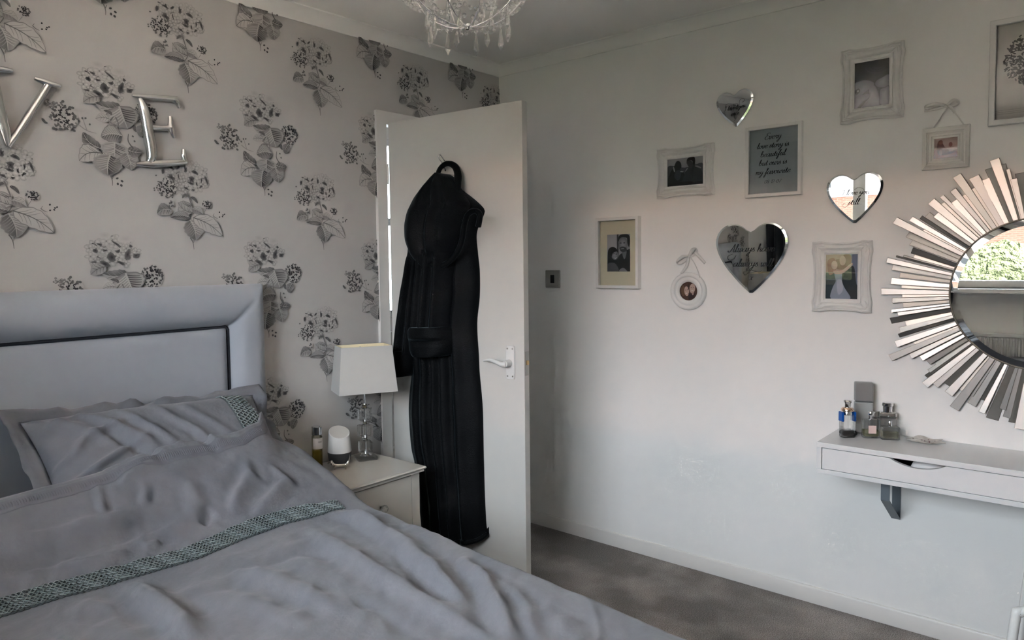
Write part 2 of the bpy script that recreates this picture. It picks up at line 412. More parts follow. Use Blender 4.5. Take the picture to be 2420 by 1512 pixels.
# ------------------------------------------------------------------ wallpaper print
WP = np.array(WALLPAPER); INK = np.array(srgb(36, 34, 38)); PALE = np.array(srgb(210, 208, 207))
def tone(t):
    t = min(1.0, t * 1.3); return tuple(WP * (1 - t) + INK * t)           # t: strength of the ink wash
def pale(t): return tuple(WP * (1 - t) + PALE * t)
def ell(cx, cy, a, b, ang=0, n=10, jit=0.0, r=random):
    out = []
    for k in range(n):
        th = 2 * PI * k / n; q = 1 + (r.random() - .5) * jit
        x, y = a * math.cos(th) * q, b * math.sin(th) * q
        out.append((cx + x * math.cos(ang) - y * math.sin(ang), cy + x * math.sin(ang) + y * math.cos(ang)))
    return out
class Motif:
    def __init__(s, ox, oy, kx, ky, seed): s.m = MB(); s.ox, s.oy, s.kx, s.ky = ox, oy, kx, ky; s.z = .0002; s.r = random.Random(seed)
    def T(s, p): return ((p[0] - s.ox) * s.kx, (s.oy - p[1]) * s.ky)
    def up(s): s.z += .000012
    def poly(s, pts, col, rim=None): s.up(); s.m.poly([s.T(p) for p in pts], s.z, col, rim)
    def line(s, pts, w, t, pal=False):
        s.up(); q = catmull(pts, 4); n = len(q)
        ws = [w * s.kx * (1 - .6 * i / max(n - 1, 1)) for i in range(n)]
        s.m.stroke([s.T(p) for p in q], ws, s.z, pale(t) if pal else tone(t))
    def leaf(s, a, b, w, t1=.55, t2=.35, veins=5, bend=.12, outline=.0):
        """leaf from stem point a to tip b, width w, two washes either side of the midrib"""
        a = Vector(a); b = Vector(b); d = b - a; L = d.length; t = d.normalized(); nn = Vector((-t.y, t.x)); N = 10
        mid = [a + t * L * i / N + nn * bend * L * math.sin(PI * i / N) for i in range(N + 1)]
        prof = [math.sin(PI * (i / N) ** .8) ** .75 * w / 2 if 0 < i < N else 0 for i in range(N + 1)]
        for sg, tt in ((1, t1), (-1, t2)):
            edge = [mid[i] + nn * sg * prof[i] * (1 + .10 * (i % 2)) for i in range(N + 1)]
            vs = []; cs = []
            for i in range(N + 1):
                vs += [mid[i], edge[i]]; fade = .55 + .45 * abs(2 * i / N - 1)
                cs += [tone(tt * (.85 if sg > 0 else 1.05)), tone(tt * fade * .85)]
            s.up(); s.m.add([(*s.T(v), s.z) for v in vs], [(2 * i, 2 * i + 1, 2 * i + 3, 2 * i + 2) for i in range(N)], cs)
            if outline > 0: s.line([tuple(e) for e in edge], w * .05, outline)
            for k in range(veins):
                i0 = 1 + k * (N - 3) / max(veins, 1); i = int(i0); p = mid[i]; q = mid[min(i + 2, N)] + nn * sg * prof[min(i + 2, N)] * .85
                s.line([tuple(p), tuple((p + q) / 2 + t * L * .02), tuple(q)], w * .045, max(tt - .35, .02) if tt > .4 else min(tt + .3, .8))
        s.line([tuple(v) for v in mid], w * .06, .12 if max(t1, t2) > .4 else .6)
    def head(s, cx, cy, a, b, n, darks):
        r = s.r
        s.poly(ell(cx, cy, a * 1.02, b * 1.02, 0, 22, .12, r), tone(.10), tone(.02))
        for k in range(n):
            th = r.random() * 2 * PI; q = math.sqrt(r.random()); x = cx + a * .9 * q * math.cos(th); y = cy + b * .9 * q * math.sin(th)
            sz = a * (.16 + .07 * r.random()); rot = r.random() * PI; edge = .16 + .34 * r.random() * (0.6 + .6 * (y - cy) / b)
            if r.random() < .55: s.poly(ell(x, y + sz * .4, sz * .95, sz * .75, 0, 9, .5, r), tone(.30 + .25 * r.random()), tone(.10))
            for j in range(4):
                an = rot + j * PI / 2; px_, py_ = x + math.cos(an) * sz * .55, y + math.sin(an) * sz * .55
                s.poly(ell(px_, py_, sz * .55, sz * .42, an, 9, .25, r), pale(.30), tone(max(.08, edge)))
            s.poly(ell(x, y, sz * .16, sz * .16, 0, 6, 0, r), tone(.45))
            if r.random() < .5:
                an = r.random() * 2 * PI; s.line([(x + math.cos(an + q2) * sz * 1.0, y + math.sin(an + q2) * sz * .85) for q2 in (0, .5, 1.0)], sz * .22, .35 + .35 * r.random())
        for (dx, dy, w, h, an) in darks:
            s.poly(ell(dx, dy, w, h, an, 11, .9, r), tone(.88), tone(.55))
    def berries(s, cx, cy, a, b, n, sz, dark=.85, core=.5):
        r = s.r
        s.poly(ell(cx, cy, a, b, 0, 16, .2, r), tone(.22), tone(.0))
        for k in range(n):
            th = r.random() * 2 * PI; q = r.random() ** .5; x = cx + a * q * math.cos(th); y = cy + b * q * math.sin(th)
            t = dark * (1 - core * q) + .08 * r.random(); s.poly(ell(x, y, sz * (.7 + .5 * r.random()), sz * (.6 + .4 * r.random()), r.random() * 3, 7, .4, r), tone(t))
            if r.random() < .4: s.poly(ell(x + sz * .4, y - sz * .3, sz * .4, sz * .35, 0, 6, 0, r), pale(.6))
    def dots(s, pts, sz, t=.75):
        for p in pts: s.poly(ell(p[0], p[1], sz, sz * .8, s.r.random() * 3, 7, .3, s.r), tone(t))

kA = 1 / 6.573
A = Motif(693, 1440, kA * .00156, kA * .00145, 11)
A.head(620, 290, 370, 270, 52, [(395, 315, 60, 38, .3), (610, 165, 24, 42, 0), (760, 205, 48, 22, .5), (700, 320, 40, 62, -.5), (690, 380, 60, 18, .2), (860, 330, 14, 60, .1), (935, 310, 18, 62, -.3), (840, 430, 40, 16, -.8), (610, 470, 36, 22, .3), (500, 300, 12, 60, -.2), (500, 150, 40, 14, -.7), (300, 125, 26, 12, 0), (265, 220, 22, 36, .3), (720, 485, 30, 16, 0), (390, 160, 50, 20, .4), (780, 385, 16, 34, 0)])
A.berries(310, 480, 150, 150, 95, 15, .95, .45); A.dots([(125, 500), (130, 530), (390, 625), (160, 300), (430, 420), (460, 470), (200, 430)], 14, .6)
A.line([(620, 540), (650, 620), (690, 760), (700, 860), (640, 960)], 22, .5)
A.leaf((620, 560), (540, 630), 44, .8, .7, 0); A.leaf((680, 595), (785, 700), 52, .85, .75, 0, -.1)
A.berries(930, 710, 75, 75, 46, 12, .9, .35); A.line([(910, 790), (860, 870)], 10, .35)
A.dots([(1130, 825), (1215, 855), (1130, 905), (1180, 895), (1190, 870)], 14, .85); A.line([(1020, 880), (1050, 910), (1100, 930)], 14, .5); A.line([(1030, 870), (1045, 850)], 10, .5)
A.leaf((690, 740), (470, 880), 190, .35, .30, 4, .15, .45); A.leaf((690, 850), (470, 700), 150, .30, .20, 4, -.15, .4)
A.leaf((690, 790), (860, 870), 130, .6, .15, 3, -.1, .35)
A.leaf((370, 830), (150, 900), 190, .7, .35, 4, .2); A.berries(370, 730, 40, 60, 10, 16, .7, .3)
A.leaf((650, 930), (340, 935), 130, .5, .7, 6, .1, .5)
A.leaf((650, 970), (730, 1290), 300, .72, .42, 6, -.08, .3)
A.leaf((700, 930), (1165, 1215), 250, .07, .05, 5, -.08, .42)
A.line([(640, 1250), (680, 1330), (693, 1440)], 16, .6); A.line([(705, 1260), (690, 1340)], 14, .5)

kB = 1 / 5.817
B = Motif(700, 1500, kB * .00183, kB * .00161, 5)
B.head(690, 300, 280, 200, 46, [(680, 370, 46, 55, .3), (840, 335, 30, 60, .2), (600, 450, 50, 30, .4), (755, 435, 55, 20, .3), (720, 210, 55, 14, .75), (510, 290, 22, 28, 0), (925, 350, 34, 26, 0), (610, 290, 26, 18, 0), (740, 300, 28, 24, 0), (870, 235, 22, 14, .4), (555, 220, 34, 14, .3), (495, 425, 30, 12, 0)])
B.poly(ell(610, 110, 70, 45, 0, 12, .3), tone(.14), tone(.0)); B.poly(ell(820, 150, 80, 50, 0, 12, .3), tone(.12), tone(.0))
B.berries(1090, 610, 120, 140, 95, 14, .95, .4); B.berries(260, 760, 130, 150, 100, 14, .95, .5)
B.berries(150, 630, 55, 35, 16, 13, .5, .2); B.dots([(80, 840), (95, 855), (70, 825), (160, 905), (180, 915), (230, 905), (350, 905), (365, 745), (255, 595), (320, 650), (345, 650)], 18, .6)
B.leaf((600, 480), (450, 570), 130, .35, .30, 3, .1, .35); B.leaf((820, 560), (560, 560), 150, .75, .25, 4, -.15)
B.leaf((800, 560), (880, 810), 330, .45, .38, 6, .0, .45)
B.leaf((730, 670), (640, 630), 40, .85, .75, 0); B.leaf((690, 720), (560, 740), 100, .15, .10, 3, .1, .2)
B.line([(760, 690), (785, 760), (790, 860)], 14, .5); B.line([(705, 740), (740, 690)], 16, .6)
B.leaf((770, 800), (650, 840), 110, .65, .3, 3, -.1)
B.leaf((820, 900), (605, 940), 190, .45, .65, 7, .12, .5)
B.leaf((600, 1080), (430, 910), 130, .8, .7, 4, -.15); B.line([(600, 1080), (650, 1150)], 14, .5)
B.leaf((740, 990), (735, 1170), 260, .45, .35, 5, .0, .2)
B.leaf((600, 1130), (385, 1240), 190, .12, .08, 4, .18, .45)
B.leaf((690, 1140), (660, 1385), 270, .55, .8, 6, .06, .3)
B.leaf((720, 1220), (850, 1100), 60, .7, .6, 2); B.leaf((860, 1100), (900, 1300), 190, .6, .45, 5, -.05)
B.leaf((870, 1060), (1025, 1070), 130, .75, .65, 3, .1); B.line([(930, 1040), (880, 960), (885, 870)], 16, .6); B.dots([(930, 895), (945, 950)], 14, .6)
B.leaf((950, 760), (970, 840), 40, .85, .8, 0); B.leaf((1060, 750), (1005, 890), 110, .65, .6, 3, .1)
B.line([(470, 890), (440, 780), (430, 740)], 10, .3); B.dots([(500, 815), (460, 750), (430, 755), (400, 795)], 13, .6); B.line([(400, 840), (470, 890), (560, 910)], 12, .3)
B.line([(680, 1370), (700, 1440), (700, 1500)], 14, .5); B.dots([(750, 1410), (800, 1440), (790, 1490), (755, 1475)], 16, .7); B.line([(700, 1420), (715, 1380)], 12, .5)

def stamp(mo, x, z, idx):
    """one printed spray on the wall, trimmed at coving, doorway and corners"""
    bm = bmesh.new(); me = mo.m.mesh('spray_print'); bm.from_mesh(me); bpy.data.meshes.remove(me)
    def cut(no, co):
        bmesh.ops.bisect_plane(bm, geom=bm.verts[:] + bm.edges[:] + bm.faces[:], plane_co=co, plane_no=no, clear_outer=True)
    xs = [v.co.x + x for v in bm.verts]; zs = [v.co.y + z for v in bm.verts]; did = False
    if max(zs) > ZC - CD: cut((0, 1, 0), (0, ZC - CD - z, 0)); did = True
    if max(xs) > 0: cut((1, 0, 0), (-x, 0, 0)); did = True
    if min(xs) < XL: cut((-1, 0, 0), (XL - x, 0, 0)); did = True
    if max(xs) > -.866 and min(zs) < 2.034:
        did = True
        if min(zs) > 1.6 and x > -.70: cut((0, -1, 0), (0, 2.034 - z, 0))
        elif max(zs) > 2.05 and min(zs) > 1.9: cut((0, -1, 0), (0, 2.034 - z, 0))
        else: cut((1, 0, 0), (-.866 - x, 0, 0))
    if not bm.verts: bm.free(); return None
    me = bpy.data.meshes.new('hydrangea_spray'); bm.to_mesh(me); bm.free(); me.materials.append(M_ink)
    o = bpy.data.objects.new('hydrangea_spray', me); C.objects.link(o); o.parent = wall_back
    m4 = WB.to_4x4(); m4.translation = Vector((x, 0, z)); o.matrix_local = m4
    return o
for i in range(-4, 3):
    for j in range(0, 4):
        x, z = -1.160 + .5675 * i, 1.968 - .5475 * j
        if x > -3.55 and x < .1 and z > .5: stamp(A, x, z, 0)
for i in range(-4, 3):
    for j in range(0, 4):
        x, z = -1.433 + .569 * i, 2.172 - .5455 * j
        if x > -3.55 and x < .1 and z > .5: stamp(B, x, z, 1)

# ------------------------------------------------------------------ window, curtains, radiator (seen in the mirrors)
win = thing('window_1', 'wide white casement window above the radiator', 'window', (XL - .12, (WY0 + WY1) / 2, WZ0)); win['kind'] = 'structure'
hw = (WY0 - WY1) / 2; hh = WZ1 - WZ0
f_ = MB().box(-.035, .035, -hw, hw, 0, .055, .004).box(-.035, .035, -hw, hw, hh - .055, hh, .004).box(-.035, .035, hw - .055, hw, .055, hh - .055, .004).box(-.035, .035, -hw, -hw + .055, .055, hh - .055, .004)
f_.build('window_frame', M_upvc, win)
yc = (WY0 + WY1) / 2
mull = [-.845 - yc, -2.12 - yc]
for ym in mull:
    MB().box(-.035, .035, ym - .045, ym + .045, .055, hh - .055, .004).build('mullion', M_upvc, win)
edges_ = [-hw + .055] + [v for ym in sorted(mull) for v in (ym - .045, ym + .045)] + [hw - .055]
for k in range(3):
    y0, y1 = edges_[2 * k], edges_[2 * k + 1]
    MB().box(-.006, .006, y0, y1, .055, hh - .055).build('pane', M_wglass, win)
MB().box(.03, .20, -hw - .06, hw + .06, -.035, 0, .006).build('window_sill', M_upvc, win)
def curtain(name, y0, y1, label):
    P = []
    n = 90
    for z in (2.295, 2.2, 1.6, 1.0, .4, .03):
        row = []
        for k in range(n + 1):
            t = k / n; y = y0 + (y1 - y0) * t; row.append((XL + .050 + .030 * math.sin(t * 2 * PI * 6.5) * (1 - .2 * (z > 2.1)), y, z))
        P.append(row)
    o = MB().grid(P).build(name, M_curtain, None, 3.14); so = o.modifiers.new('solid', 'SOLIDIFY'); so.thickness = .003
    tag(o, label, 'curtain', 'charcoal curtains at the window')
curtain('curtain', -.17, -.63, 'charcoal pleated curtain seen in the largest heart mirror')
curtain('curtain', -2.30, -2.65, 'charcoal pleated curtain at the far end of the window')
pole = thing('curtain_pole', 'dark curtain pole above the window', 'curtain pole', (XL + .05, -1.5, 2.31))
MB().tube([(0, -1.2, 0), (0, 1.42, 0)], .014, 12).build('pole', M_black, pole, .9)
for yb in (-1.0, 1.25):
    MB().tube([(0, yb, 0), (-.05, yb, 0)], .008, 8).build('bracket', M_black, pole, .9)
rad = thing('radiator', 'white ribbed radiator under the window', 'radiator', (XL + .02, -1.92, .16))
rb = MB()
P = []
for z in (0, .02, .60, .62):
    row = []
    for k in range(121):
        y = -.32 + .64 * k / 120; g = .018 * (1 if (k // 3) % 2 == 0 else 0) if .01 < z < .61 else 0
        row.append((.056 + g, y, z))
    P.append(row)
rb.grid(P); rb.build('panel', M_white_pl, rad)
MB().box(.0, .07, -.32, .32, .62, .645, .005).build('top_grille', M_white_pl, rad)
MB().box(.0, .05, -.32, .32, -.005, .62).build('back_panel', M_white_pl, rad)

# landing window
w2 = thing('window_2', 'slim bright landing window glimpsed past the door hinge', 'window', ((HW0 + HW1) / 2, 1.30, HZ0)); w2['kind'] = 'structure'
hq = (HW1 - HW0) / 2; hz_ = HZ1 - HZ0
MB().box(-hq, hq, -.03, .03, 0, .04).box(-hq, hq, -.03, .03, hz_ - .04, hz_).box(-hq, -hq + .03, -.03, .03, .04, hz_ - .04).box(hq - .03, hq, -.03, .03, .04, hz_ - .04).box(-hq + .03, hq - .03, -.03, .03, .62, .67).build('window_frame', M_upvc, w2)
MB().box(-hq + .03, hq - .03, -.004, .004, .04, hz_ - .04).build('pane', M_wglass, w2)

# ------------------------------------------------------------------ outdoors (reflected)
M_brick = mat('red_brick', (.5, .3, .2), .9); n_, l_, b_ = nodes(M_brick)
bt = n_.new('ShaderNodeTexBrick'); tcn = n_.new('ShaderNodeTexCoord'); mpn = n_.new('ShaderNodeMapping'); mpn.inputs['Rotation'].default_value = (0, PI / 2, PI / 2)
sx_ = n_.new('ShaderNodeSeparateXYZ'); cx_ = n_.new('ShaderNodeCombineXYZ')
l_.new(tcn.outputs['Object'], sx_.inputs[0]); l_.new(sx_.outputs['Y'], cx_.inputs['X']); l_.new(sx_.outputs['Z'], cx_.inputs['Y']); l_.new(cx_.outputs[0], bt.inputs['Vector'])
bt.inputs['Color1'].default_value = (.090, .046, .034, 1); bt.inputs['Color2'].default_value = (.105, .056, .043, 1); bt.inputs['Mortar'].default_value = (.115, .092, .078, 1)
bt.inputs['Scale'].default_value = 1.0; bt.inputs['Brick Width'].default_value = .225; bt.inputs['Row Height'].default_value = .075; bt.inputs['Mortar Size'].default_value = .008
l_.new(bt.outputs['Color'], b_.inputs['Base Color'])
M_grass = add_noise_col(mat('tarmac_and_paving', (.1, .1, .1), .95), (.045, .043, .040), (.065, .062, .058), 3)
M_hedge = add_bump(add_noise_col(mat('privet_leaves', (.1, .2, .05), .8), (.0045, .0062, .0036), (.0140, .0178, .0100), 9, 5, .35, .65, .7), 14, 1.0, .12, 4)
M_roof = mat('roof_tile', (.18, .12, .10), .9)
M_upvc_out = mat('white_cladding_board', (.30, .31, .32), .8, **{'Specular IOR Level': .0})
for m_ in (M_brick, M_hedge, M_roof): m_.node_tree.nodes['Principled BSDF'].inputs['Specular IOR Level'].default_value = 0.0
gd = MB(); gd.add([(-60, -60, -.4), (XL - .3, -60, -.4), (XL - .3, 60, -.4), (-60, 60, -.4)], [(0, 1, 2, 3)])
tag(struct(gd.build('ground_outside', M_grass)), 'grey paved ground outside the window', 'ground')
M_bounce = add_noise_col(mat('pale_bounce_paving', (.4, .4, .4), .9), (.39, .375, .355), (.46, .445, .42), 4)
tag(struct(MB().box(-7.9, -4.7, -2.9, 12, -.45, -.385).build('ground_bounce_slab', M_bounce)), 'unseen pale paving added outside to bounce light indoors', 'ground')  # added reflector, placed to bounce warm light onto ceiling and upper walls
house = thing('brick_house', 'red brick house with white upper cladding reflected in the mirrors', 'house', (-30, 0, -.4))
MB().box(-8, 0, -15, 22, 0, 4.25).build('brick_wall', M_brick, house)
MB().box(-8, .06, -15, 22, 4.25, 5.75).build('white_cladding', M_upvc_out, house)
MB().box(-8.4, .5, -15.4, 22.4, 5.75, 5.92).build('eaves', M_upvc_out, house)
rf = MB().add([(-8.5, -15.5, 5.92), (.6, -15.5, 5.92), (.6, 22.5, 5.92), (-8.5, 22.5, 5.92), (-4, -15.5, 7.2), (-4, 22.5, 7.2)], [(0, 4, 5, 3), (1, 2, 5, 4), (0, 1, 4), (3, 5, 2), (0, 3, 2, 1)])
rf.build('roof', M_roof, house)
M_dkglass = mat('dark_window_glass', (.02, .022, .024), .3, **{'Specular IOR Level': .1})
for (y0, y1, z0, z1) in ((-4.4, -1.2, 1.9, 3.6), (2.2, 5.0, 4.5, 5.6), (6.6, 9.4, 4.5, 5.6), (-4.4, -1.6, 4.5, 5.6), (8.4, 11.6, 1.9, 3.6), (-11.0, -8.0, 1.9, 3.6)):
    w_ = MB().box(.0, .12, y0, y1, z0, z1).build('window', M_upvc_out, house); ym = (y0 + y1) / 2
    for (a, b) in ((y0 + .15, ym - .08), (ym + .08, y1 - .15)): MB().box(.10, .14, a, b, z0 + .15, z1 - .15).build('pane', M_dkglass, w_)
hg = MB(); P = []
for i in range(41):
    row = []
    y = -12 + 12.9 * i / 40
    for k in range(17):
        a = PI * k / 16; x = -8.6 + .75 * math.cos(a) ** 1 ; z = -.4 + 1.95 * (math.sin(a) ** .35 if math.sin(a) > 0 else 0)
        q = .22 * nz(x * 1.6, y * 1.6, z * 1.6) + .10 * nz(x * 5, y * 5, z * 5)
        row.append((x + q, y + q * .5, z + q * (z > -.3)))
    P.append(row)
hg.grid(P); tag(hg.build('hedge', M_hedge, None, 3.14), 'leafy green hedge reflected in the sunburst mirror', 'hedge')

# ------------------------------------------------------------------ bed
bed = thing('bed', 'double bed with padded blue-grey upholstered headboard', 'bed', (-2.265, -1.0, 0))
BO = Vector((-2.265, -1.0, 0))
HX0, HX1, HZT = -3.055, -1.487, 1.292
headboard = bpy.data.objects.new('headboard', None); C.objects.link(headboard); headboard.parent = bed; headboard.location = Vector((0, .98, 0))
HOFF = BO + Vector((0, .98, 0))
BW = .150                                                          # width of the padded border
def hb_grid(x0, x1, z0, z1, nx, nz_, fy):
    P = []
    for i in range(nz_ + 1):
        row = []
        for j in range(nx + 1):
            x = x0 + (x1 - x0) * j / nx; z = z0 + (z1 - z0) * i / nz_
            row.append((x - HOFF.x, -fy(x, z) - HOFF.y, z))
        P.append(row)
    return P
def border_y(x, z):
    e = min(x - HX0, HX1 - x, HZT - z)                            # distance from the outer edge
    q = min(max(e / BW, 0), 1)
    crease = .006 * math.exp(-(((HX1 - x) - (HZT - z)) / .012) ** 2) * (q > .35) + .003 * math.exp(-(((x - HX0) - (HZT - z)) / .012) ** 2)
    y = .045 + .062 * max(0.0, 1 - abs(2 * q - 1.0) ** 2.6) ** .55
    return y - crease + .0015 * nz(x * 9, z * 9)
mb = MB()
ux = [HX0 + (HX1 - HX0) * t for t in np.concatenate([(1 - np.cos(np.linspace(0, PI, 13))) / 2 * BW / (HX1 - HX0), np.linspace(BW / (HX1 - HX0), 1 - BW / (HX1 - HX0), 40)[1:-1], 1 - BW / (HX1 - HX0) + (1 - np.cos(np.linspace(0, PI, 25))) / 2 * BW / (HX1 - HX0)])]
uz = list(np.linspace(.25, HZT - BW, 30)) + list(HZT - BW + (1 - np.cos(np.linspace(0, PI, 25))) / 2 * BW)[1:]
vs = []; fs = []
idx = {}
for i, z in enumerate(uz):
    for j, x in enumerate(ux):
        if min(x - HX0, HX1 - x, HZT - z) <= BW + 1e-6: idx[(i, j)] = len(vs); vs.append((x - HOFF.x, -border_y(x, z) - HOFF.y, z))
for i in range(len(uz) - 1):
    for j in range(len(ux) - 1):
        q = [(i, j), (i, j + 1), (i + 1, j + 1), (i + 1, j)]
        if all(k in idx for k in q):
            cx = (ux[j] + ux[j + 1]) / 2; cz = (uz[i] + uz[i + 1]) / 2
            if min(cx - HX0, HX1 - cx, HZT - cz) < BW: fs.append(tuple(idx[k] for k in q))
mb.add(vs, fs)
# side, top and back
mb.add([(HX0 - HOFF.x, -.045 - HOFF.y, .25), (HX0 - HOFF.x, -.012 - HOFF.y, .25), (HX0 - HOFF.x, -.012 - HOFF.y, HZT), (HX0 - HOFF.x, -.045 - HOFF.y, HZT),
        (HX1 - HOFF.x, -.045 - HOFF.y, .25), (HX1 - HOFF.x, -.012 - HOFF.y, .25), (HX1 - HOFF.x, -.012 - HOFF.y, HZT), (HX1 - HOFF.x, -.045 - HOFF.y, HZT)],
       [(0, 3, 2, 1), (4, 5, 6, 7), (3, 7, 6, 2), (1, 2, 6, 5), (0, 1, 5, 4)])
mb.build('border', M_headb, headboard, 1.2)
def panel_y(x, z):
    e = min(x - HX0 - BW, HX1 - BW - x, HZT - BW - z); q = min(max(e / .035, 0), 1)
    return .052 + .032 * (1 - (1 - q) ** 2) + .0015 * nz(x * 4, z * 4)
MB().grid(hb_grid(HX0 + BW, HX1 - BW, .3, HZT - BW, 90, 50, panel_y)).build('centre_panel', M_headb, headboard, 1.2)
zt = HZT - BW
MB().tube([(HX0 + BW - HOFF.x, -.062 - HOFF.y, .4), (HX0 + BW - HOFF.x, -.062 - HOFF.y, zt - .01), (HX0 + BW + .01 - HOFF.x, -.062 - HOFF.y, zt), (HX1 - BW - .01 - HOFF.x, -.062 - HOFF.y, zt), (HX1 - BW - HOFF.x, -.062 - HOFF.y, zt - .01), (HX1 - BW - HOFF.x, -.062 - HOFF.y, .4)], .0055, 8).build('piping', M_pipe, headboard, 1.2)
MB().box(-.76, .575, -1.1, .86, .05, .33, .02).build('divan_base', M_headb, bed)
MB().box(-.75, .575, -1.09, .86, .33, .555, .05).build('mattress', M_paperw, bed)

# pillows
PFOLDS = [((-1, -.75), (-.15, -.1), .018, .045), ((-1, -.3), (-.25, .25), .020, .05), ((-1, .1), (-.35, .6), .016, .045), ((-.9, .9), (-.45, .15), .016, .05), ((-.62, .85), (-.2, .0), .018, .05), ((-.35, .8), (.0, -.15), .015, .045), ((-.1, .8), (.3, -.2), .016, .05), ((.15, .75), (.5, -.1), .012, .05), ((-1, .6), (-.6, .85), .014, .05), ((-.6, -.5), (.1, -.45), .012, .06), ((.95, -.6), (.4, -.3), .010, .05), ((-.75, -.1), (-.5, -.7), -.014, .05), ((-.5, .35), (-.15, -.4), -.014, .04), ((.0, .5), (.3, -.5), -.010, .05)]
def pillow_surface(na, nb, L, W, T, seed, ears=.05):
    tops, bots = [], []
    for side in (1, -1):
        P = []
        for i in range(nb + 1):
            b = -1 + 2 * i / nb; row = []
            for j in range(na + 1):
                a = -1 + 2 * j / na
                th = max(0.0, (1 - abs(a) ** 3.2)) ** .55 * max(0.0, (1 - abs(b) ** 2.6)) ** .55
                pinch = 1 - .09 * (1 - abs(b) ** 2) * abs(a) ** 6
                pinchb = 1 - .07 * (1 - abs(a) ** 2) * abs(b) ** 6
                x = a * L * pinch; y = b * W * pinchb
                wr = .008 * nz(x * 6 + seed, y * 9, seed) + .004 * nz(x * 16 + seed, y * 20, 2.3)
                for (p0, p1, am, wd) in PFOLDS:
                    d0 = p1[0] - p0[0]; d1 = p1[1] - p0[1]; l2 = d0 * d0 + d1 * d1
                    aa_ = a + .06 * nz(a * 3 + seed, b * 3, 1.1); bb_ = b + .08 * nz(a * 3, b * 3 + seed, 4.4)
                    tq = min(max(((aa_ - p0[0]) * d0 + (bb_ - p0[1]) * d1) / l2, 0), 1); ds = math.hypot(aa_ - p0[0] - tq * d0, bb_ - p0[1] - tq * d1)
                    if ds < 3 * wd: wr += am * math.exp(-(ds / wd) ** 2) * (math.sin(PI * (.15 + .85 * tq)) ** .7)
                wr += .006 * abs(a) ** 3 * math.sin(y * 38 + 9 * x + seed)
                z = side * T * th + wr * min(1, th * 2.2) * (1 if side > 0 else .4)
                row.append((x, y, z))
            P.append(row)
        (tops if side > 0 else bots).append(P)
    return tops[0], bots[0]
def pillow(name, label, loc, rot, L=.43, W=.27, T=.105, seed=1.0, band=False, flange=True):
    t = thing(name, label, 'pillow', loc, None, 0, None); t.rotation_euler = rot
    a, b = pillow_surface(110, 80, L, W, T, seed)
    m = MB().grid(a); m.grid([list(reversed(r)) for r in b]); m.build('pillow_case', M_linen, t, 3.14)
    if flange:
        P = []
        per = []
        for k in range(160):
            s_ = k / 160 * 4; e = int(s_); f = s_ - e
            ab = [(-1 + 2 * f, -1), (1, -1 + 2 * f), (1 - 2 * f, 1), (-1, 1 - 2 * f)][e]; per.append(ab)
        for r_, (gr) in enumerate((0, .25, .6, 1.0)):
            row = []
            for (aa, bb) in per:
                pinch = 1 - .09 * (1 - bb * bb) * abs(aa) ** 6; pb = 1 - .07 * (1 - aa * aa) * abs(bb) ** 6
                x, y = aa * L * pinch, bb * W * pb; ex, ey = (np.sign(aa) * (abs(aa) > .999), np.sign(bb) * (abs(bb) > .999))
                row.append((x + ex * .045 * gr, y + ey * .045 * gr, .016 * gr * nz(x * 16 + seed, y * 16, 5) * 2.2 + .004 * (1 - gr)))
            P.append(row)
        fo = MB().grid(P, True).build('flange', M_linen, t, 3.14); sol = fo.modifiers.new('solid', 'SOLIDIFY'); sol.thickness = .004; sol.offset = 0
    if band:
        P = []; cords = MB(); x0, x1 = .57, .82
        def sp(aa, bb, lift):
            fa = (aa + 1) / 2 * 110; fb = (bb + 1) / 2 * 80; i = min(int(fb), 79); j = min(int(fa), 109); p = Vector(a[i][j]).lerp(Vector(a[i][j + 1]), fa - j)
            p2 = Vector(a[i + 1][j]).lerp(Vector(a[i + 1][j + 1]), fa - j); return p.lerp(p2, fb - i) + Vector((.25 * lift * aa, .4 * lift * bb, lift))
        for k in range(121):
            bb = -.98 + 1.96 * k / 120; P.append([sp(x0 + (x1 - x0) * q / 6, bb, .0035 if 0 < q < 6 else .0005) for q in range(7)])
        MB().grid([list(reversed(r)) for r in P]).build('braid_band', M_lace, t, 1.2)
        for lane in range(4):
            for ph in (0, PI):
                pts = [sp(x0 + (x1 - x0) * (.14 + .24 * lane + .11 * math.sin(k * .62 + ph)), -.97 + 1.94 * k / 150, .0055 + .001 * math.cos(k * .62 + ph)) for k in range(151)]
                cords.tube(pts, .0018, 5)
        tag(cords.build('braid_cords', M_lace_l, t, 1.2), kind='stuff')
    return t
pillow('pillow', 'grey pillow with a braided end, leaning on the headboard', (-1.985, -.335, .750), (.70, .035, -.03), .370, .245, .105, 1.3, True)
pillow('pillow', 'grey pillow at the far left, half hidden by the duvet', (-2.80, -.36, .69), (.36, .0, .03), .28, .25, .10, 4.4, False)
pillow('pillow', 'lower grey pillow under the braided one', (-1.975, -.30, .66), (.10, 0, 0), .39, .23, .08, 7.7, False, False)

# duvet: cloth surface over mattress and pillows
XE = -1.575                                                       # where the cloth turns down on the door side
def bed_top(X, Y):
    X = np.asarray(X, float); Y = np.asarray(Y, float)
    H = np.full(X.shape, .615)
    side = 1 - .50 * ss(-1.84, -1.50, X)
    H = H + .235 * ss(-.76, -.30, Y) * side
    H = H + .07 * ss(-2.62, -2.85, X) * ss(-1.2, -1.7, Y)         # bunched up at the window side of the foot
    return H
def on_bed(px, py):
    """where the sight line through a point of the photograph meets the bed's top surface"""
    d = ray(px, py); t = .3
    while t < 6:
        p = CAM + d * t
        if p.z < float(bed_top(p.x, p.y)): return p
        t += .004
    return CAM + d * t
HEM = sorted([tuple(on_bed(px, py).xy) for px, py in ((-60, 1196), (0, 1180), (150, 1141), (300, 1100), (450, 1062), (560, 1036), (612, 1028))]) + [(-1.57, -.20), (-1.45, -.17)]
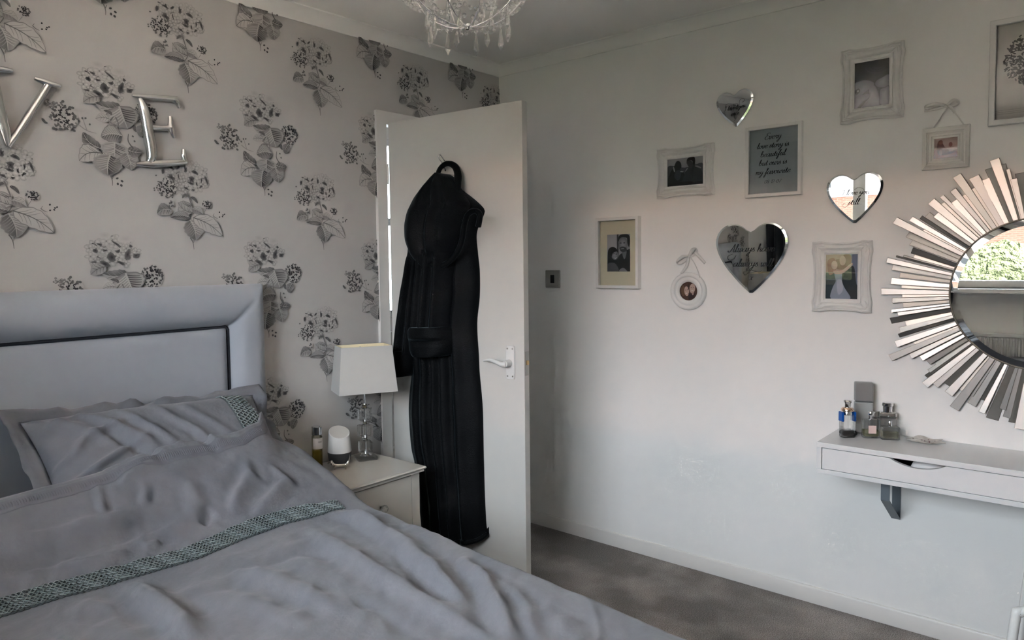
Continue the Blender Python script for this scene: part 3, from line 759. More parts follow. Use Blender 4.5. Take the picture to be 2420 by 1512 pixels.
BND = sorted([tuple(on_bed(px, py).xy) for px, py in ((-80, 1466), (0, 1441), (130, 1402), (300, 1356), (464, 1306), (560, 1266), (662, 1226), (750, 1206), (815, 1190))]) + [(-1.45, -.66)]
def hem_y(X): return np.interp(X, [p[0] for p in HEM], [p[1] for p in HEM])
def fold_px(pts, amp, w, z=.63, asym=0.0):
    P = np.array([[*(on_bed(px, py).xy)] for px, py in pts]); return (P, amp, w, asym)
FOLDS = [
    fold_px([(720, 1240), (800, 1280), (898, 1331), (1000, 1385), (1097, 1435), (1250, 1515)], .020, .045),
    fold_px([(790, 1200), (900, 1235), (990, 1280), (1060, 1330), (1110, 1385), (1150, 1440)], .022, .045),
    fold_px([(960, 1290), (1060, 1370), (1120, 1410)], -.014, .03),
    fold_px([(1130, 1300), (1195, 1350), (1235, 1420), (1262, 1512)], .020, .035),
    fold_px([(1230, 1340), (1290, 1400), (1320, 1480)], .012, .03),
    fold_px([(300, 1370), (340, 1405), (400, 1455), (470, 1520)], .026, .05),
    fold_px([(330, 1440), (400, 1500)], -.014, .04),
    fold_px([(560, 1345), (650, 1362), (740, 1395), (830, 1440)], .016, .05),
    fold_px([(500, 1400), (640, 1430), (760, 1480)], .010, .05),
    fold_px([(60, 1440), (160, 1425), (300, 1440)], .010, .05),
    fold_px([(690, 1215), (780, 1208), (860, 1222), (930, 1260)], .012, .03),
    fold_px([(640, 1330), (720, 1300), (830, 1310)], -.010, .04),
    fold_px([(860, 1400), (960, 1450), (1040, 1500)], -.010, .04),
    fold_px([(1380, 1420), (1440, 1490)], .010, .05),
]
FOLDS_TOP = [  # between hem and braid band
    fold_px([(-20, 1352), (120, 1318), (238, 1283), (330, 1245), (428, 1218)], -.018, .030, .68),
    fold_px([(-20, 1300), (100, 1280), (220, 1248), (320, 1215)], .014, .035, .70),
    fold_px([(228, 1140), (238, 1180), (246, 1225)], .016, .016, .76),
    fold_px([(330, 1120), (345, 1165), (335, 1200)], .010, .016, .76),
    fold_px([(585, 1085), (590, 1130), (560, 1185), (545, 1215)], .014, .025, .70),
    fold_px([(640, 1100), (680, 1140), (640, 1190), (600, 1230)], .016, .025, .68),
    fold_px([(500, 1200), (480, 1240)], -.014, .02, .67),
    fold_px([(440, 1140), (470, 1190), (440, 1220)], .010, .03, .70),
    fold_px([(180, 1345), (235, 1335), (310, 1310)], .012, .02, .66),
    fold_px([(340, 1300), (380, 1285)], .012, .015, .66),
    fold_px([(20, 1240), (60, 1200), (90, 1180)], .010, .02, .76),
]
def poly_dist(X, Y, P):
    best = np.full(X.shape, 9.0); along = np.zeros(X.shape)
    L = np.concatenate([[0], np.cumsum(np.linalg.norm(np.diff(P, axis=0), axis=1))])
    for i in range(len(P) - 1):
        a, b = P[i], P[i + 1]; d = b - a; l2 = d @ d
        t = np.clip(((X - a[0]) * d[0] + (Y - a[1]) * d[1]) / l2, 0, 1)
        ds = np.hypot(X - a[0] - t * d[0], Y - a[1] - t * d[1]); k = ds < best
        best = np.where(k, ds, best); along = np.where(k, (L[i] + t * math.sqrt(l2)) / L[-1], along)
    return best, along
def smooth_noise(X, Y, sx, sy, seed):
    out = np.zeros(X.shape); it = np.nditer(X, flags=['multi_index'])
    for v in it:
        i = it.multi_index; out[i] = noise.noise(Vector((X[i] * sx + seed, Y[i] * sy, seed)))
    return out
NU, NV = 340, 300
u = np.linspace(0, 1, NU); v = np.linspace(0, 1, NV)
XLEFT = -3.02
top_w = XE - XLEFT; R = .055; drop = .30; arc = R * PI / 2
tot = arc + drop + top_w + arc + drop
S = u * tot
gx = np.zeros(NU); gz = np.zeros(NU); outn = np.zeros(NU)
for k, s_ in enumerate(S):
    if s_ < drop: gx[k] = XLEFT - R; gz[k] = -R - (drop - s_); outn[k] = -1
    elif s_ < drop + arc:
        a = (s_ - drop) / R; gx[k] = XLEFT - R * math.cos(a); gz[k] = -R + R * math.sin(a); outn[k] = -math.cos(a)
    elif s_ < drop + arc + top_w: gx[k] = XLEFT + (s_ - drop - arc); gz[k] = 0
    elif s_ < drop + 2 * arc + top_w:
        a = (s_ - drop - arc - top_w) / R; gx[k] = XE + R * math.sin(a); gz[k] = -R + R * math.cos(a); outn[k] = math.sin(a)
    else: gx[k] = XE + R; gz[k] = -R - (s_ - drop - 2 * arc - top_w); outn[k] = 1
GX = np.tile(gx, (NV, 1)); GZ = np.tile(gz, (NV, 1)); ON = np.tile(outn, (NV, 1))
hy_ = hem_y(GX)
GY = hy_ + (-2.20 - hy_) * (v[:, None])
SLANT = np.clip(-.62 - GY, 0, 2) * -.105 * np.clip((GX + 2.35) / .75, 0, 1)
H = bed_top(GX, GY)
D = np.zeros(H.shape)
for (P, amp, w, asym) in FOLDS + FOLDS_TOP:
    ds, al = poly_dist(GX, GY, P); tap = np.clip(np.minimum(al, 1 - al) * 5, 0, 1) ** .7
    ww = w * .78 * (.6 + .4 * tap); amp = amp * .85
    D += amp * tap * (np.exp(-(ds / ww) ** 2 * 1.5) - .25 * np.exp(-((ds - 1.7 * ww) / ww) ** 2 * 2))
BANDY = lambda X: np.interp(X, [p[0] for p in BND], [p[1] for p in BND])
band_flat = 1 - .75 * np.exp(-((GY - BANDY(GX) + .02) / .05) ** 2)
N1 = smooth_noise(GX, GY, 5, 9, 3.1); N2 = smooth_noise(GX, GY, 16, 22, 8.7); N3 = smooth_noise(GX + GY * .6, GY - GX * .5, 9, 30, 1.7)
toparea = ss(-.03, .06, GY - BANDY(GX))
def ridged(U, V, su, sv, seed):
    q = smooth_noise(U, V, su, sv, seed); return np.clip(1 - np.abs(q) * 3.2, 0, 1) ** 1.5
W1 = smooth_noise(GX, GY, 3, 3, 12.3); W2 = smooth_noise(GX, GY, 4, 4, 31.7)
R1 = ridged(GX * .75 + GY * .65 + .10 * W1, GY * .75 - GX * .65 + .10 * W2, 3.0, 8.5, 5.5)
R2 = ridged(GX * .3 + GY * .95 + .08 * W2, GY * .3 - GX * .95 + .08 * W1, 4.0, 11.0, 9.2)
R3 = ridged(GX + .05 * W1, GY + .05 * W2, 13.0, 9.0, 2.9)
mask1 = np.clip(.45 + 1.4 * W2, 0, 1); mask2 = np.clip(.45 + 1.4 * W1, 0, 1)
D += .006 * N1 + .0022 * N2 + .0020 * N3 + .006 * R1 * mask1 + toparea * (.005 * N2 + .007 * R2 * mask2 + .004 * R3 * mask1) + (1 - toparea) * .004 * R3 * mask2
D *= band_flat
D *= .22 + .78 * ss(.01, .13, hy_ - GY)
side_fold = .016 * np.sin(GY * 21 + 1.5 * N1 + GX * 2) * ss(-.25, -1.5, GY * 0 + GZ * 6)
PX_ = GX + SLANT + ON * (.5 * D + np.abs(GZ) ** .8 * .05 + side_fold * np.clip(-GZ * 4, 0, 1))
PZ_ = H + GZ + D * (1 - np.abs(ON) * .8)
PZ_ = np.where(GZ < -.05, np.maximum(PZ_, .20), PZ_)
# the cloth rests on the pillows where they rise under it
from mathutils.bvhtree import BVHTree
bpy.context.view_layer.update()
LIFT = np.zeros(PZ_.shape)
for po in [o for o in C.objects if o.name.startswith('pillow_case')]:
    bv = BVHTree.FromPolygons([po.matrix_world @ v_.co for v_ in po.data.vertices], [tuple(p_.vertices) for p_ in po.data.polygons])
    for i in range(0, 110):
        for j in range(NU):
            if GZ[i, j] > -.03:
                hit_ = bv.ray_cast(Vector((PX_[i, j], GY[i, j], 1.6)), Vector((0, 0, -1)))
                if hit_[0] is not None: LIFT[i, j] = max(LIFT[i, j], hit_[0].z + .016 - PZ_[i, j])
for _ in range(6):
    S_ = LIFT.copy(); S_[1:-1, 1:-1] = (LIFT[:-2, 1:-1] + LIFT[2:, 1:-1] + LIFT[1:-1, :-2] + LIFT[1:-1, 2:] + LIFT[1:-1, 1:-1]) / 5; LIFT = np.maximum(LIFT, S_)
PZ_ = PZ_ + LIFT
DUV = np.stack([PX_, GY, PZ_], -1)
duvet = thing('duvet', 'grey cotton duvet with a sage braid band across it', 'duvet', (-2.265, -1.2, .6))
DV = np.array((-2.265, -1.2, .6))
o = MB().grid(DUV - DV).build('cover', M_linen, duvet, 3.14)
so = o.modifiers.new('solid', 'SOLIDIFY'); so.thickness = .012; so.offset = 1
# surface sampler for the bands
def duv_at(uu, vv):
    a = np.clip(uu * (NU - 1), 0, NU - 1.001); b = np.clip(vv * (NV - 1), 0, NV - 1.001); i = int(b); j = int(a); fa = a - j; fb = b - i
    return (DUV[i, j] * (1 - fa) + DUV[i, j + 1] * fa) * (1 - fb) + (DUV[i + 1, j] * (1 - fa) + DUV[i + 1, j + 1] * fa) * fb
def vv_of(uu, y):
    x = np.interp(uu, u, gx); h_ = float(hem_y(np.array([x]))[0]); return (y - h_) / (-2.20 - h_)
def band_pt(uu, off, lift):
    x = float(np.interp(uu, u, gx)); vv = vv_of(uu, float(BANDY(np.array([x]))[0]) + off)
    p = duv_at(uu, vv); e = 2e-3
    nn = np.cross(duv_at(uu + e, vv) - p, duv_at(uu, vv + e) - p); nn = -nn / (np.linalg.norm(nn) + 1e-12)
    if nn[2] < -.2: nn = -nn
    return p + nn * lift - DV
BWD = .052
uu0, uu1 = .20, .80; NB = 780
P = []
for k in range(NB + 1):
    q = uu0 + (uu1 - uu0) * k / NB; sc = .0030 * abs(math.sin(k * PI / 8.0))
    P.append([band_pt(q, -BWD / 2 - sc, .0005), band_pt(q, -BWD / 2 - sc, .0030), band_pt(q, -BWD * .25, .0045), band_pt(q, 0, .0045), band_pt(q, BWD * .25, .0045), band_pt(q, BWD / 2, .0030), band_pt(q, BWD / 2, .0005)])
MB().grid(P).build('braid_band', M_lace, duvet, 1.2)
mb = MB()
for lane in range(4):
    for ph in (0, 2.1, 4.2):
        c0 = (-.375 + .25 * lane) * BWD; pts = []
        for k in range(NB + 1):
            q = uu0 + (uu1 - uu0) * k / NB; w_ = k * 2 * PI / 19.0 + ph + lane * 1.9
            pts.append(band_pt(q, c0 + .0058 * math.sin(w_), .0052 + .0014 * math.cos(w_ * 1.5 + .6)))
        mb.tube(pts, .0013, 5, flat=.8)
tag(mb.build('braid_cords', M_lace_l, duvet, 1.2), kind='stuff')
# drawn-thread hem along the top edge
P = []
NH = 240
for k in range(NH + 1):
    q = .22 + .56 * k / NH; row = []
    for off, lift in ((.012, .001), (.013, .0030), (.025, .0035), (.037, .0030), (.038, .001)):
        vv = off / 1.6; p = duv_at(q, vv); row.append(p + np.array((0, 0, lift)) - DV)
    P.append(row)
MB().grid(P).build('hem_tape', M_linen_d, duvet, .9)
mb = MB()
for k in range(0, 190):
    q = .235 + .53 * k / 190
    a = duv_at(q, .019 / 1.6) + np.array((0, 0, .0034)) - DV; b = duv_at(q + .0004, .031 / 1.6) + np.array((0, 0, .0034)) - DV
    mb.tube([a, (a + b) / 2 + np.array((0, 0, .0008)), b], .0008, 4)
tag(mb.build('ladder_stitches', M_linen_d, duvet), kind='stuff')


# ------------------------------------------------------------------ bedside tables
NTZ = .55
def bedside(label, loc, w, group='bedside tables'):
    t = thing('bedside_table', label, 'bedside table', loc, group=group); d = .37; hw_ = w / 2
    tp = MB(); prof = [(0, -.004), (.004, -.010), (.010, -.014), (.010, -.018), (.004, -.022)]
    rings = []
    for (ins, z) in [(.012, 0), (.004, -.002)] + [(0, -.007), (.003, -.012), (.008, -.014), (.008, -.022), (.03, -.022)]:
        rings.append([(-hw_ + ins, -d + ins, NTZ + z), (hw_ - ins, -d + ins, NTZ + z), (hw_ - ins, 0 - ins, NTZ + z), (-hw_ + ins, 0 - ins, NTZ + z)])
    tp.grid(rings, True); tp.add(rings[0], [(0, 1, 2, 3)]); tp.build('table_top', M_cream, t)
    bw = hw_ - .022
    MB().box(-bw, bw, -d + .03, -.015, .20, NTZ - .022).build('carcass', M_cream, t)
    dr = MB().box(-bw + .042, bw - .042, -d + .022, -d + .034, .245, NTZ - .030, .003).build('drawer_front', M_cream, t)
    kb = MB().lathe([(0, 0), (.006, 0), (.005, .010), (.013, .014), (.0165, .022), (.013, .029), (.006, .032), (0, .032)], 8)
    kb.v = [(x, -d + .022 - z, .432 + y) for x, y, z in kb.v]; kb.build('knob', M_crystal, dr)
    for sx in (-1, 1):
        for sy in (0, 1):
            lg = MB(); P = []
            for (z, o_, hw2) in ((NTZ - .022, 0, .021), (.36, 0, .021), (.26, .004, .022), (.20, .010, .023), (.14, .010, .019), (.07, .003, .013), (.025, .008, .012), (0, .014, .014)):
                cx = sx * (bw - .021 + o_); cy = (-d + .043 - o_) if sy == 0 else (-.036 + o_ * .3)
                P.append([(cx - hw2, cy - hw2, z), (cx + hw2, cy - hw2, z), (cx + hw2, cy + hw2, z), (cx - hw2, cy + hw2, z)])
            lg.grid([list(reversed(r)) for r in P], True); lg.add(P[-1], [(3, 2, 1, 0)]); lg.build('leg', M_cream, t)
    return t
bedside('cream bedside table with glass knob beside the door', (-1.205, -.035, 0), .455)
bedside('cream bedside table on the window side of the bed', (-3.195, -.035, 0), .26)

def lamp(label, loc, rz):
    t = thing('table_lamp', label, 'lamp', loc, None, rz, 'glass table lamps')
    MB().box(-.042, .042, -.042, .042, 0, .016, .005).build('glass_foot', M_crystal, t)
    z = .016
    MB().lathe([(0, z), (.024, z), (.014, z + .006), (.007, z + .010), (0, z + .010)], 16).build('collar', M_chrome, t, .7)
    z += .010
    for k in range(3):
        rot = .25 * (k % 2)
        g = MB().box(-.026, .026, -.026, .026, z, z + .050, .006); c_, s_ = math.cos(rot), math.sin(rot); g.v = [(x * c_ - y * s_, x * s_ + y * c_, zz) for x, y, zz in g.v]
        g.build('glass_cube', M_crystal, t)
        z += .050
        MB().lathe([(0, z), (.010, z), (.0115, z + .005), (.008, z + .010), (.0115, z + .015), (.010, z + .018), (0, z + .018)], 14).build('collar', M_chrome, t, .7); z += .018
    MB().tube([(0, 0, .02), (0, 0, .42)], .004, 8).build('stem', M_chrome, t, .7)
    def fr_(w, d, z): return [(-w / 2, -d / 2, z), (w / 2, -d / 2, z), (w / 2, d / 2, z), (-w / 2, d / 2, z)]
    Z0, Z1 = .285, .475
    sh = MB().grid([fr_(.245, .150, Z0), fr_(.245 - .0165, .15 - .0165, Z0 + .095), fr_(.212, .117, Z1)], True).build('lamp_shade', M_shade, t)
    MB().grid([fr_(.2065, .1115, Z1 - .001), fr_(.2395, .1445, Z0 + .001)], True).build('shade_lining', M_shade_in, sh)
    MB().grid([fr_(.212, .117, Z1), fr_(.2065, .1115, Z1)], True).grid([fr_(.2395, .1445, Z0), fr_(.245, .15, Z0)], True).build('shade_rim', M_shade_in, sh)
    MB().tube([(0, -.056, Z1 - .012), (0, .056, Z1 - .012)], .0018, 6).tube([(-.104, 0, Z1 - .012), (.104, 0, Z1 - .012)], .0018, 6).build('spider', M_white_pl, sh)
    return t
lamp('stacked glass cube lamp with white shade by the door', (-1.068, -.135, NTZ), math.radians(-25))
lamp('stacked glass cube lamp seen in the largest heart mirror', (-3.195, -.19, NTZ), 0)

# perfume spray, speaker, dachshund on the bedside table
t = thing('body_oil_bottle', 'tall slim bottle of golden oil with silver cap', 'bottle', (-1.292, -.108, NTZ))
MB().lathe([(0, 0), (.019, 0), (.021, .003), (.021, .132), (.017, .138), (.015, .141), (0, .141)], 24).build('glass_body', glass('amber_tinted_glass', (.98, .95, .80)), t, .8)
MB().lathe([(0, .006), (.0185, .006), (.0185, .078), (0, .078)], 24).build('golden_oil', glass('golden_oil', (.78, .58, .12), 0, 1.33), t, .8)
MB().lathe([(0, .141), (.0205, .141), (.0205, .171), (.0185, .173), (0, .173)], 24).build('cap', M_chrome, t, .7)
lb = MB()
P = [[(.0214 * math.cos(a), .0214 * math.sin(a), z) for a in np.linspace(-PI * .95, PI * .15, 24)] for z in (.085, .128)]
lbo = lb.grid(P).build('paper_label', mat('label_paper', (.62, .58, .55), .7), t)
tx = MB()
for k in range(6):
    a0 = -PI * .63 + k * .13
    tx.grid([[(.0217 * math.cos(a), .0217 * math.sin(a), z) for a in (a0, a0 + .03 + .03 * (k % 2))] for z in (.110, .1165)])
tx.build('lettering', M_black, lbo)
t = thing('smart_speaker', 'white smart speaker with slanted top and dark grey base', 'speaker', (-1.195, -.125, NTZ))
prof = [(0, 0), (.030, 0), (.036, .004), (.0445, .025), (.0475, .048), (.0478, .056)]
MB().lathe(prof, 40).build('fabric_base', M_grey_fab, t, .9)
P = []
for f in np.linspace(0, 1, 12):
    row = []
    for k in range(40):
        a = 2 * PI * k / 40; r0 = .0478 - .006 * f; x, y = r0 * math.cos(a), r0 * math.sin(a)
        ztop = .134 + .42 * (x * .45 + y * .9); row.append((x, y, .056 + (ztop - .056) * f))
    P.append(row)
rim = P[-1]; inner = [(x * .93, y * .93, z + .0012) for x, y, z in rim]
w_ = MB().grid(P + [inner], True); w_.build('white_shell', M_white_pl, t, .7)
MB().add(inner, [tuple(range(40))]).build('touch_top', mat('warm_white_touch_panel', (.60, .58, .56), .35), t)
t = thing('dachshund_ring_holder', 'little silver dachshund ring holder in front of the speaker', 'ornament', (-1.236, -.178, NTZ), None, math.radians(-40))
M_silver = mat('silver_plate', (.80, .76, .70), .14, 1)
bd = MB()
body = catmull([(-.030, 0, .027), (-.024, 0, .021), (-.01, 0, .0165), (.012, 0, .0165), (.026, 0, .020), (.033, 0, .032), (.038, 0, .048), (.0385, 0, .058)], 6)
bd.tube(body, list(np.interp(np.linspace(0, 1, len(body)), [0, .12, .3, .5, .62, .75, 1], [.004, .0065, .0065, .0062, .006, .0030, .0012])), 10)
bd.build('dog_body_with_tail', M_silver, t, 1.2)
hd_ = MB(); hp = catmull([(-.026, 0, .026), (-.031, 0, .031), (-.037, 0, .030), (-.047, 0, .025)], 5)
hd_.tube(hp, list(np.interp(np.linspace(0, 1, len(hp)), [0, .35, .6, 1], [.004, .0068, .0055, .0025])), 10)
hd_.build('head', M_silver, t, 1.2)
for s_ in (-1, 1):
    MB().tube(catmull([(-.031, s_ * .005, .034), (-.029, s_ * .0085, .028), (-.028, s_ * .0085, .020)], 4), .0032, 8, flat=.5).build('ear', M_silver, t, 1.2)
    for x in (-.020, .024):
        MB().tube([(x, s_ * .004, .016), (x - .002, s_ * .006, .008), (x - .001, s_ * .0062, .002), (x - .005, s_ * .0062, .0015)], [.0042, .003, .0028, .0022], 8).build('leg', M_silver, t, 1.2)

# ------------------------------------------------------------------ dressing gown on the door hook
hk = thing('coat_hook', 'small chrome screw hook on the door above the gown', 'hook', DO, DM)
hx1, hy1 = d2(1043, 368, .02); hx2, hy2 = d2(1058, 404, .03)
MB().tube(catmull([(hx1 + .012, hy1 - .02, 0), (hx1 + .012, hy1 - .02, .014), (hx1 + .004, hy1 - .004, .024), (hx1, hy1 + .004, .030), (hx1 - .004, hy1 - .004, .034), (hx1 + .004, hy1 - .02, .034), ((hx1 + hx2) / 2, (hy1 + hy2) / 2, .040), (hx2, hy2, .046), (hx2 + .008, hy2 + .006, .055)], 5), .0026, 8).build('hook_wire', M_chrome, hk, 1.2)
robe = thing('dressing_gown', 'long black fleece dressing gown with hood hanging on the door', 'dressing gown', DO, DM)
def rowsheet(rows, T, folds=(), ncol=44, off=.0, rad_=.55, nrow=70, base=.0, bump=.004, seed=0., zprof=None):
    """rows: (py, pxL, pxR) top to bottom in the photo's frame, laid on the door plane; T thickness"""
    q_ = catmull([(r[0], r[1], r[2]) for r in rows], 8); rows = [tuple(v) for v in q_]
    ys = [r[0] for r in rows]
    P = []; back = []
    for i in range(nrow + 1):
        py = ys[0] + (ys[-1] - ys[0]) * i / nrow
        l = np.interp(py, ys, [r[1] for r in rows]); r_ = np.interp(py, ys, [r[2] for r in rows])
        (xl, yl), (xr, yr) = d2(l, py, base), d2(r_, py, base); row = []; tt = i / nrow
        Tl = T * (zprof(tt) if zprof else 1.0)
        for j in range(ncol + 1):
            s_ = .5 - .5 * math.cos(PI * j / ncol) if True else j / ncol
            z = Tl * max(0, 1 - abs(2 * s_ - 1) ** 3) ** rad_
            env = max(0, 1 - abs(2 * s_ - 1) ** 6)
            for (c0, c1, w, amp, t0, t1) in folds:
                c_ = c0 + (c1 - c0) * tt; e = math.exp(-((s_ - c_) / w) ** 2); z += amp * e * env * float(ss(t0 - .12, t0, tt)) * float(1 - ss(t1, t1 + .12, tt))
            x = xl + (xr - xl) * s_; y = yl + (yr - yl) * s_
            z += bump * nz(x * 16 + seed, y * 9, seed) * env
            row.append((x, y, base + z))
        P.append(row)
    return P
def shell(P, name, parent, close_back=.002):
    m = MB().grid(P)
    bk = [[(p[0], p[1], close_back) for p in r] for r in P]
    # bottom and top edge strips so the cloth reads as thick
    m.grid([P[-1], [(p[0], p[1], max(p[2] - .03, close_back)) for p in P[-1]], [(p[0], p[1] + .03, max(p[2] - .05, close_back)) for p in P[-1]]])
    m.grid([[(p[0], p[1], close_back) for p in P[0]], P[0]])
    return m.build(name, M_robe, parent, 3.14)
body_rows = [(424, 1050, 1064), (430, 1040, 1072), (448, 1020, 1092), (471, 1000, 1122), (490, 990, 1142), (500, 986, 1146), (512, 985, 1142), (551, 985, 1127), (600, 985, 1130), (640, 984, 1134), (700, 978, 1134), (765, 972, 1128), (840, 974, 1132), (883, 976, 1134), (962, 969, 1141), (1049, 975, 1143), (1093, 984, 1144), (1160, 992, 1146), (1228, 998, 1150), (1242, 1000, 1156)]
P = rowsheet(body_rows, .062, [(.30, .34, .055, .020, .45, 1), (.46, .48, .05, .018, .3, 1), (.62, .60, .06, .022, .25, 1), (.78, .80, .055, .016, .3, 1), (.53, .55, .03, -.018, .4, 1), (.70, .70, .03, -.014, .45, 1), (.16, .17, .05, .012, .5, 1), (.38, .41, .03, -.02, .5, 1)], 70, nrow=120, bump=.006, seed=2.2)
# slanted hem: lower the right side of the last rows
n_r = len(P)
for i in range(n_r - 26, n_r):
    f = (i - (n_r - 26)) / 25
    for j in range(len(P[i])):
        s_ = j / (len(P[i]) - 1); P[i][j] = (P[i][j][0], P[i][j][1] - f * f * (.055 * float(ss(.05, .62, s_)) - .022 * float(ss(.75, 1.0, s_))), P[i][j][2])
shell(P, 'gown_body', robe)
hemrow = [(p[0], p[1] + .004, p[2] + .004) for p in P[-1]][3:-3]
MB().tube(hemrow, .010, 8).build('hem', M_robe, robe, 3.14)
sl = [(560, 975, 1030), (600, 973, 1020), (640, 966, 1012), (700, 953, 1008), (760, 944, 1004), (800, 939, 1000), (836, 936, 996)]
shell(rowsheet(sl, .060, [(.35, .35, .10, .018, .2, 1), (.68, .72, .08, .016, .2, 1), (.52, .54, .04, -.016, .3, 1)], 36, base=.03, nrow=50, seed=5.1), 'sleeve', robe)
cf = [(826, 938, 990), (834, 938, 992), (850, 940, 990), (866, 942, 988), (878, 944, 984), (886, 950, 978)]
shell(rowsheet(cf, .070, [(.5, .5, .2, .010, 0, 1)], 30, base=.03, nrow=26, seed=9.1), 'cuff', robe)
fs_ = [(590, 1000, 1082), (640, 996, 1084), (700, 990, 1080), (750, 986, 1076), (790, 984, 1074)]
shell(rowsheet(fs_, .085, [(.22, .20, .07, .018, .1, 1), (.46, .44, .07, .018, .1, 1), (.72, .74, .07, .018, .1, 1), (.34, .33, .04, -.014, .2, 1), (.60, .58, .04, -.014, .2, 1)], 44, base=.04, nrow=50, seed=3.3), 'sleeve', robe)
cf2 = [(770, 985, 1070), (777, 979, 1076), (790, 979, 1077), (806, 979, 1078), (822, 981, 1077), (834, 986, 1074), (839, 992, 1068)]
shell(rowsheet(cf2, .095, [(.5, .5, .5, .012, 0, .35), (.5, .5, .5, -.004, .45, .55)], 40, base=.05, nrow=30, seed=6.4), 'cuff', robe)
hood = [(412, 1056, 1062), (416, 1046, 1070), (422, 1036, 1076), (432, 1025, 1082), (448, 1008, 1092), (465, 992, 1102), (485, 980, 1112), (501, 972, 1104), (520, 967, 1098), (537, 964, 1094), (567, 966, 1088), (594, 979, 1078), (610, 992, 1066), (622, 1006, 1052), (628, 1020, 1040)]
hp_ = rowsheet(hood, .085, [(.60, .66, .06, .022, .15, .8), (.30, .25, .12, .012, .2, .7), (.48, .50, .05, -.014, .2, .8), (.8, .82, .05, .012, .2, .7)], 50, base=.05, nrow=60, bump=.010, seed=1.4)
shell(hp_, 'hood', robe)
rimpx = [(1126, 535), (1131, 519), (1133, 507), (1126, 499), (1114, 500), (1102, 510), (1093, 535), (1087, 562), (1077, 588), (1060, 612), (1040, 626), (1020, 628), (1002, 618), (986, 603)]
rp = catmull([(*d2(a, b, .13), .118 + .012 * math.sin(k * .5)) for k, (a, b) in enumerate(rimpx)], 5)
MB().tube(rp, .0115, 10).build('hood_edge', M_robe, robe, 3.14)
lp = catmull([(*d2(a, b, .05), z) for a, b, z in ((1046, 448, .07), (1038, 425, .06), (1037, 404, .05), (1046, 390, .045), (1060, 386, .045), (1074, 394, .045), (1082, 412, .05), (1084, 436, .06), (1085, 462, .07))], 5)
MB().tube(lp, list(np.interp(np.linspace(0, 1, len(lp)), [0, .3, .5, .8, 1], [.012, .011, .012, .017, .018])), 10, flat=.8).build('hanging_loop', M_robe, robe, 3.14)

# ------------------------------------------------------------------ silver letters on the floral wall
def swell(m, segs, R, flat):
    for (a, b, ra, rb) in segs: pass
def letter(name, label, strokes, org):
    t = thing(name, label, 'wall letter', org, WB)
    for nm, pts, rs in strokes:
        q = catmull([(p[0], p[1], .018) for p in pts], 6); n = len(q); rr = list(np.interp(np.linspace(0, 1, n), np.linspace(0, 1, len(rs)), [1.22 * r_ for r_ in rs]))
        MB().tube(q, rr, 14, flat=.9).build(nm, M_alu, t, 1.2)
    return t
def b2(px, py, o): p = at(px, py, 1, -.018); return (p.x - o.x, p.z - o.z)
oE = at(380, 390, 1, 0)
EL = lambda pts: [b2(x, y, oE) for x, y in pts]
letter('letter_e', 'hammered silver capital letter E on the floral wall', [
    ('stem', EL([(330, 232), (341, 262), (350, 310), (357, 350), (358, 372), (352, 384)]), [.006, .014, .0155, .0155, .014, .010]),
    ('top_arm', EL([(312, 226), (345, 229), (390, 232), (418, 234)]), [.004, .008, .008, .008]),
    ('top_serif', EL([(410, 232), (419, 243), (424, 256)]), [.0075, .008, .005]),
    ('middle_arm', EL([(357, 301), (380, 302), (402, 302)]), [.009, .007, .009]),
    ('middle_serif', EL([(402, 275), (403, 290), (403, 302), (407, 315), (412, 326)]), [.006, .008, .010, .008, .005]),
    ('bottom_arm', EL([(322, 387), (360, 387), (400, 385), (440, 382)]), [.005, .011, .010, .008]),
    ('bottom_serif', EL([(438, 381), (434, 368), (434, 353)]), [.009, .0085, .006])], oE)
oV = at(20, 345, 1, 0)
VL = lambda pts: [b2(x, y, oV) for x, y in pts]
letter('letter_v', 'hammered silver capital letter V cut by the photo edge', [
    ('left_stroke', VL([(-28, 165), (-18, 205), (-4, 260), (10, 310), (18, 345)]), [.014, .0165, .0165, .014, .006]),
    ('right_stroke', VL([(112, 202), (92, 235), (62, 282), (34, 325), (20, 347)]), [.009, .0095, .009, .008, .006]),
    ('right_serif', VL([(81, 185), (100, 192), (122, 199), (144, 203)]), [.0045, .008, .008, .004]),
    ('left_serif', VL([(-60, 158), (-30, 162), (4, 164), (30, 167)]), [.004, .009, .008, .004])], oV)

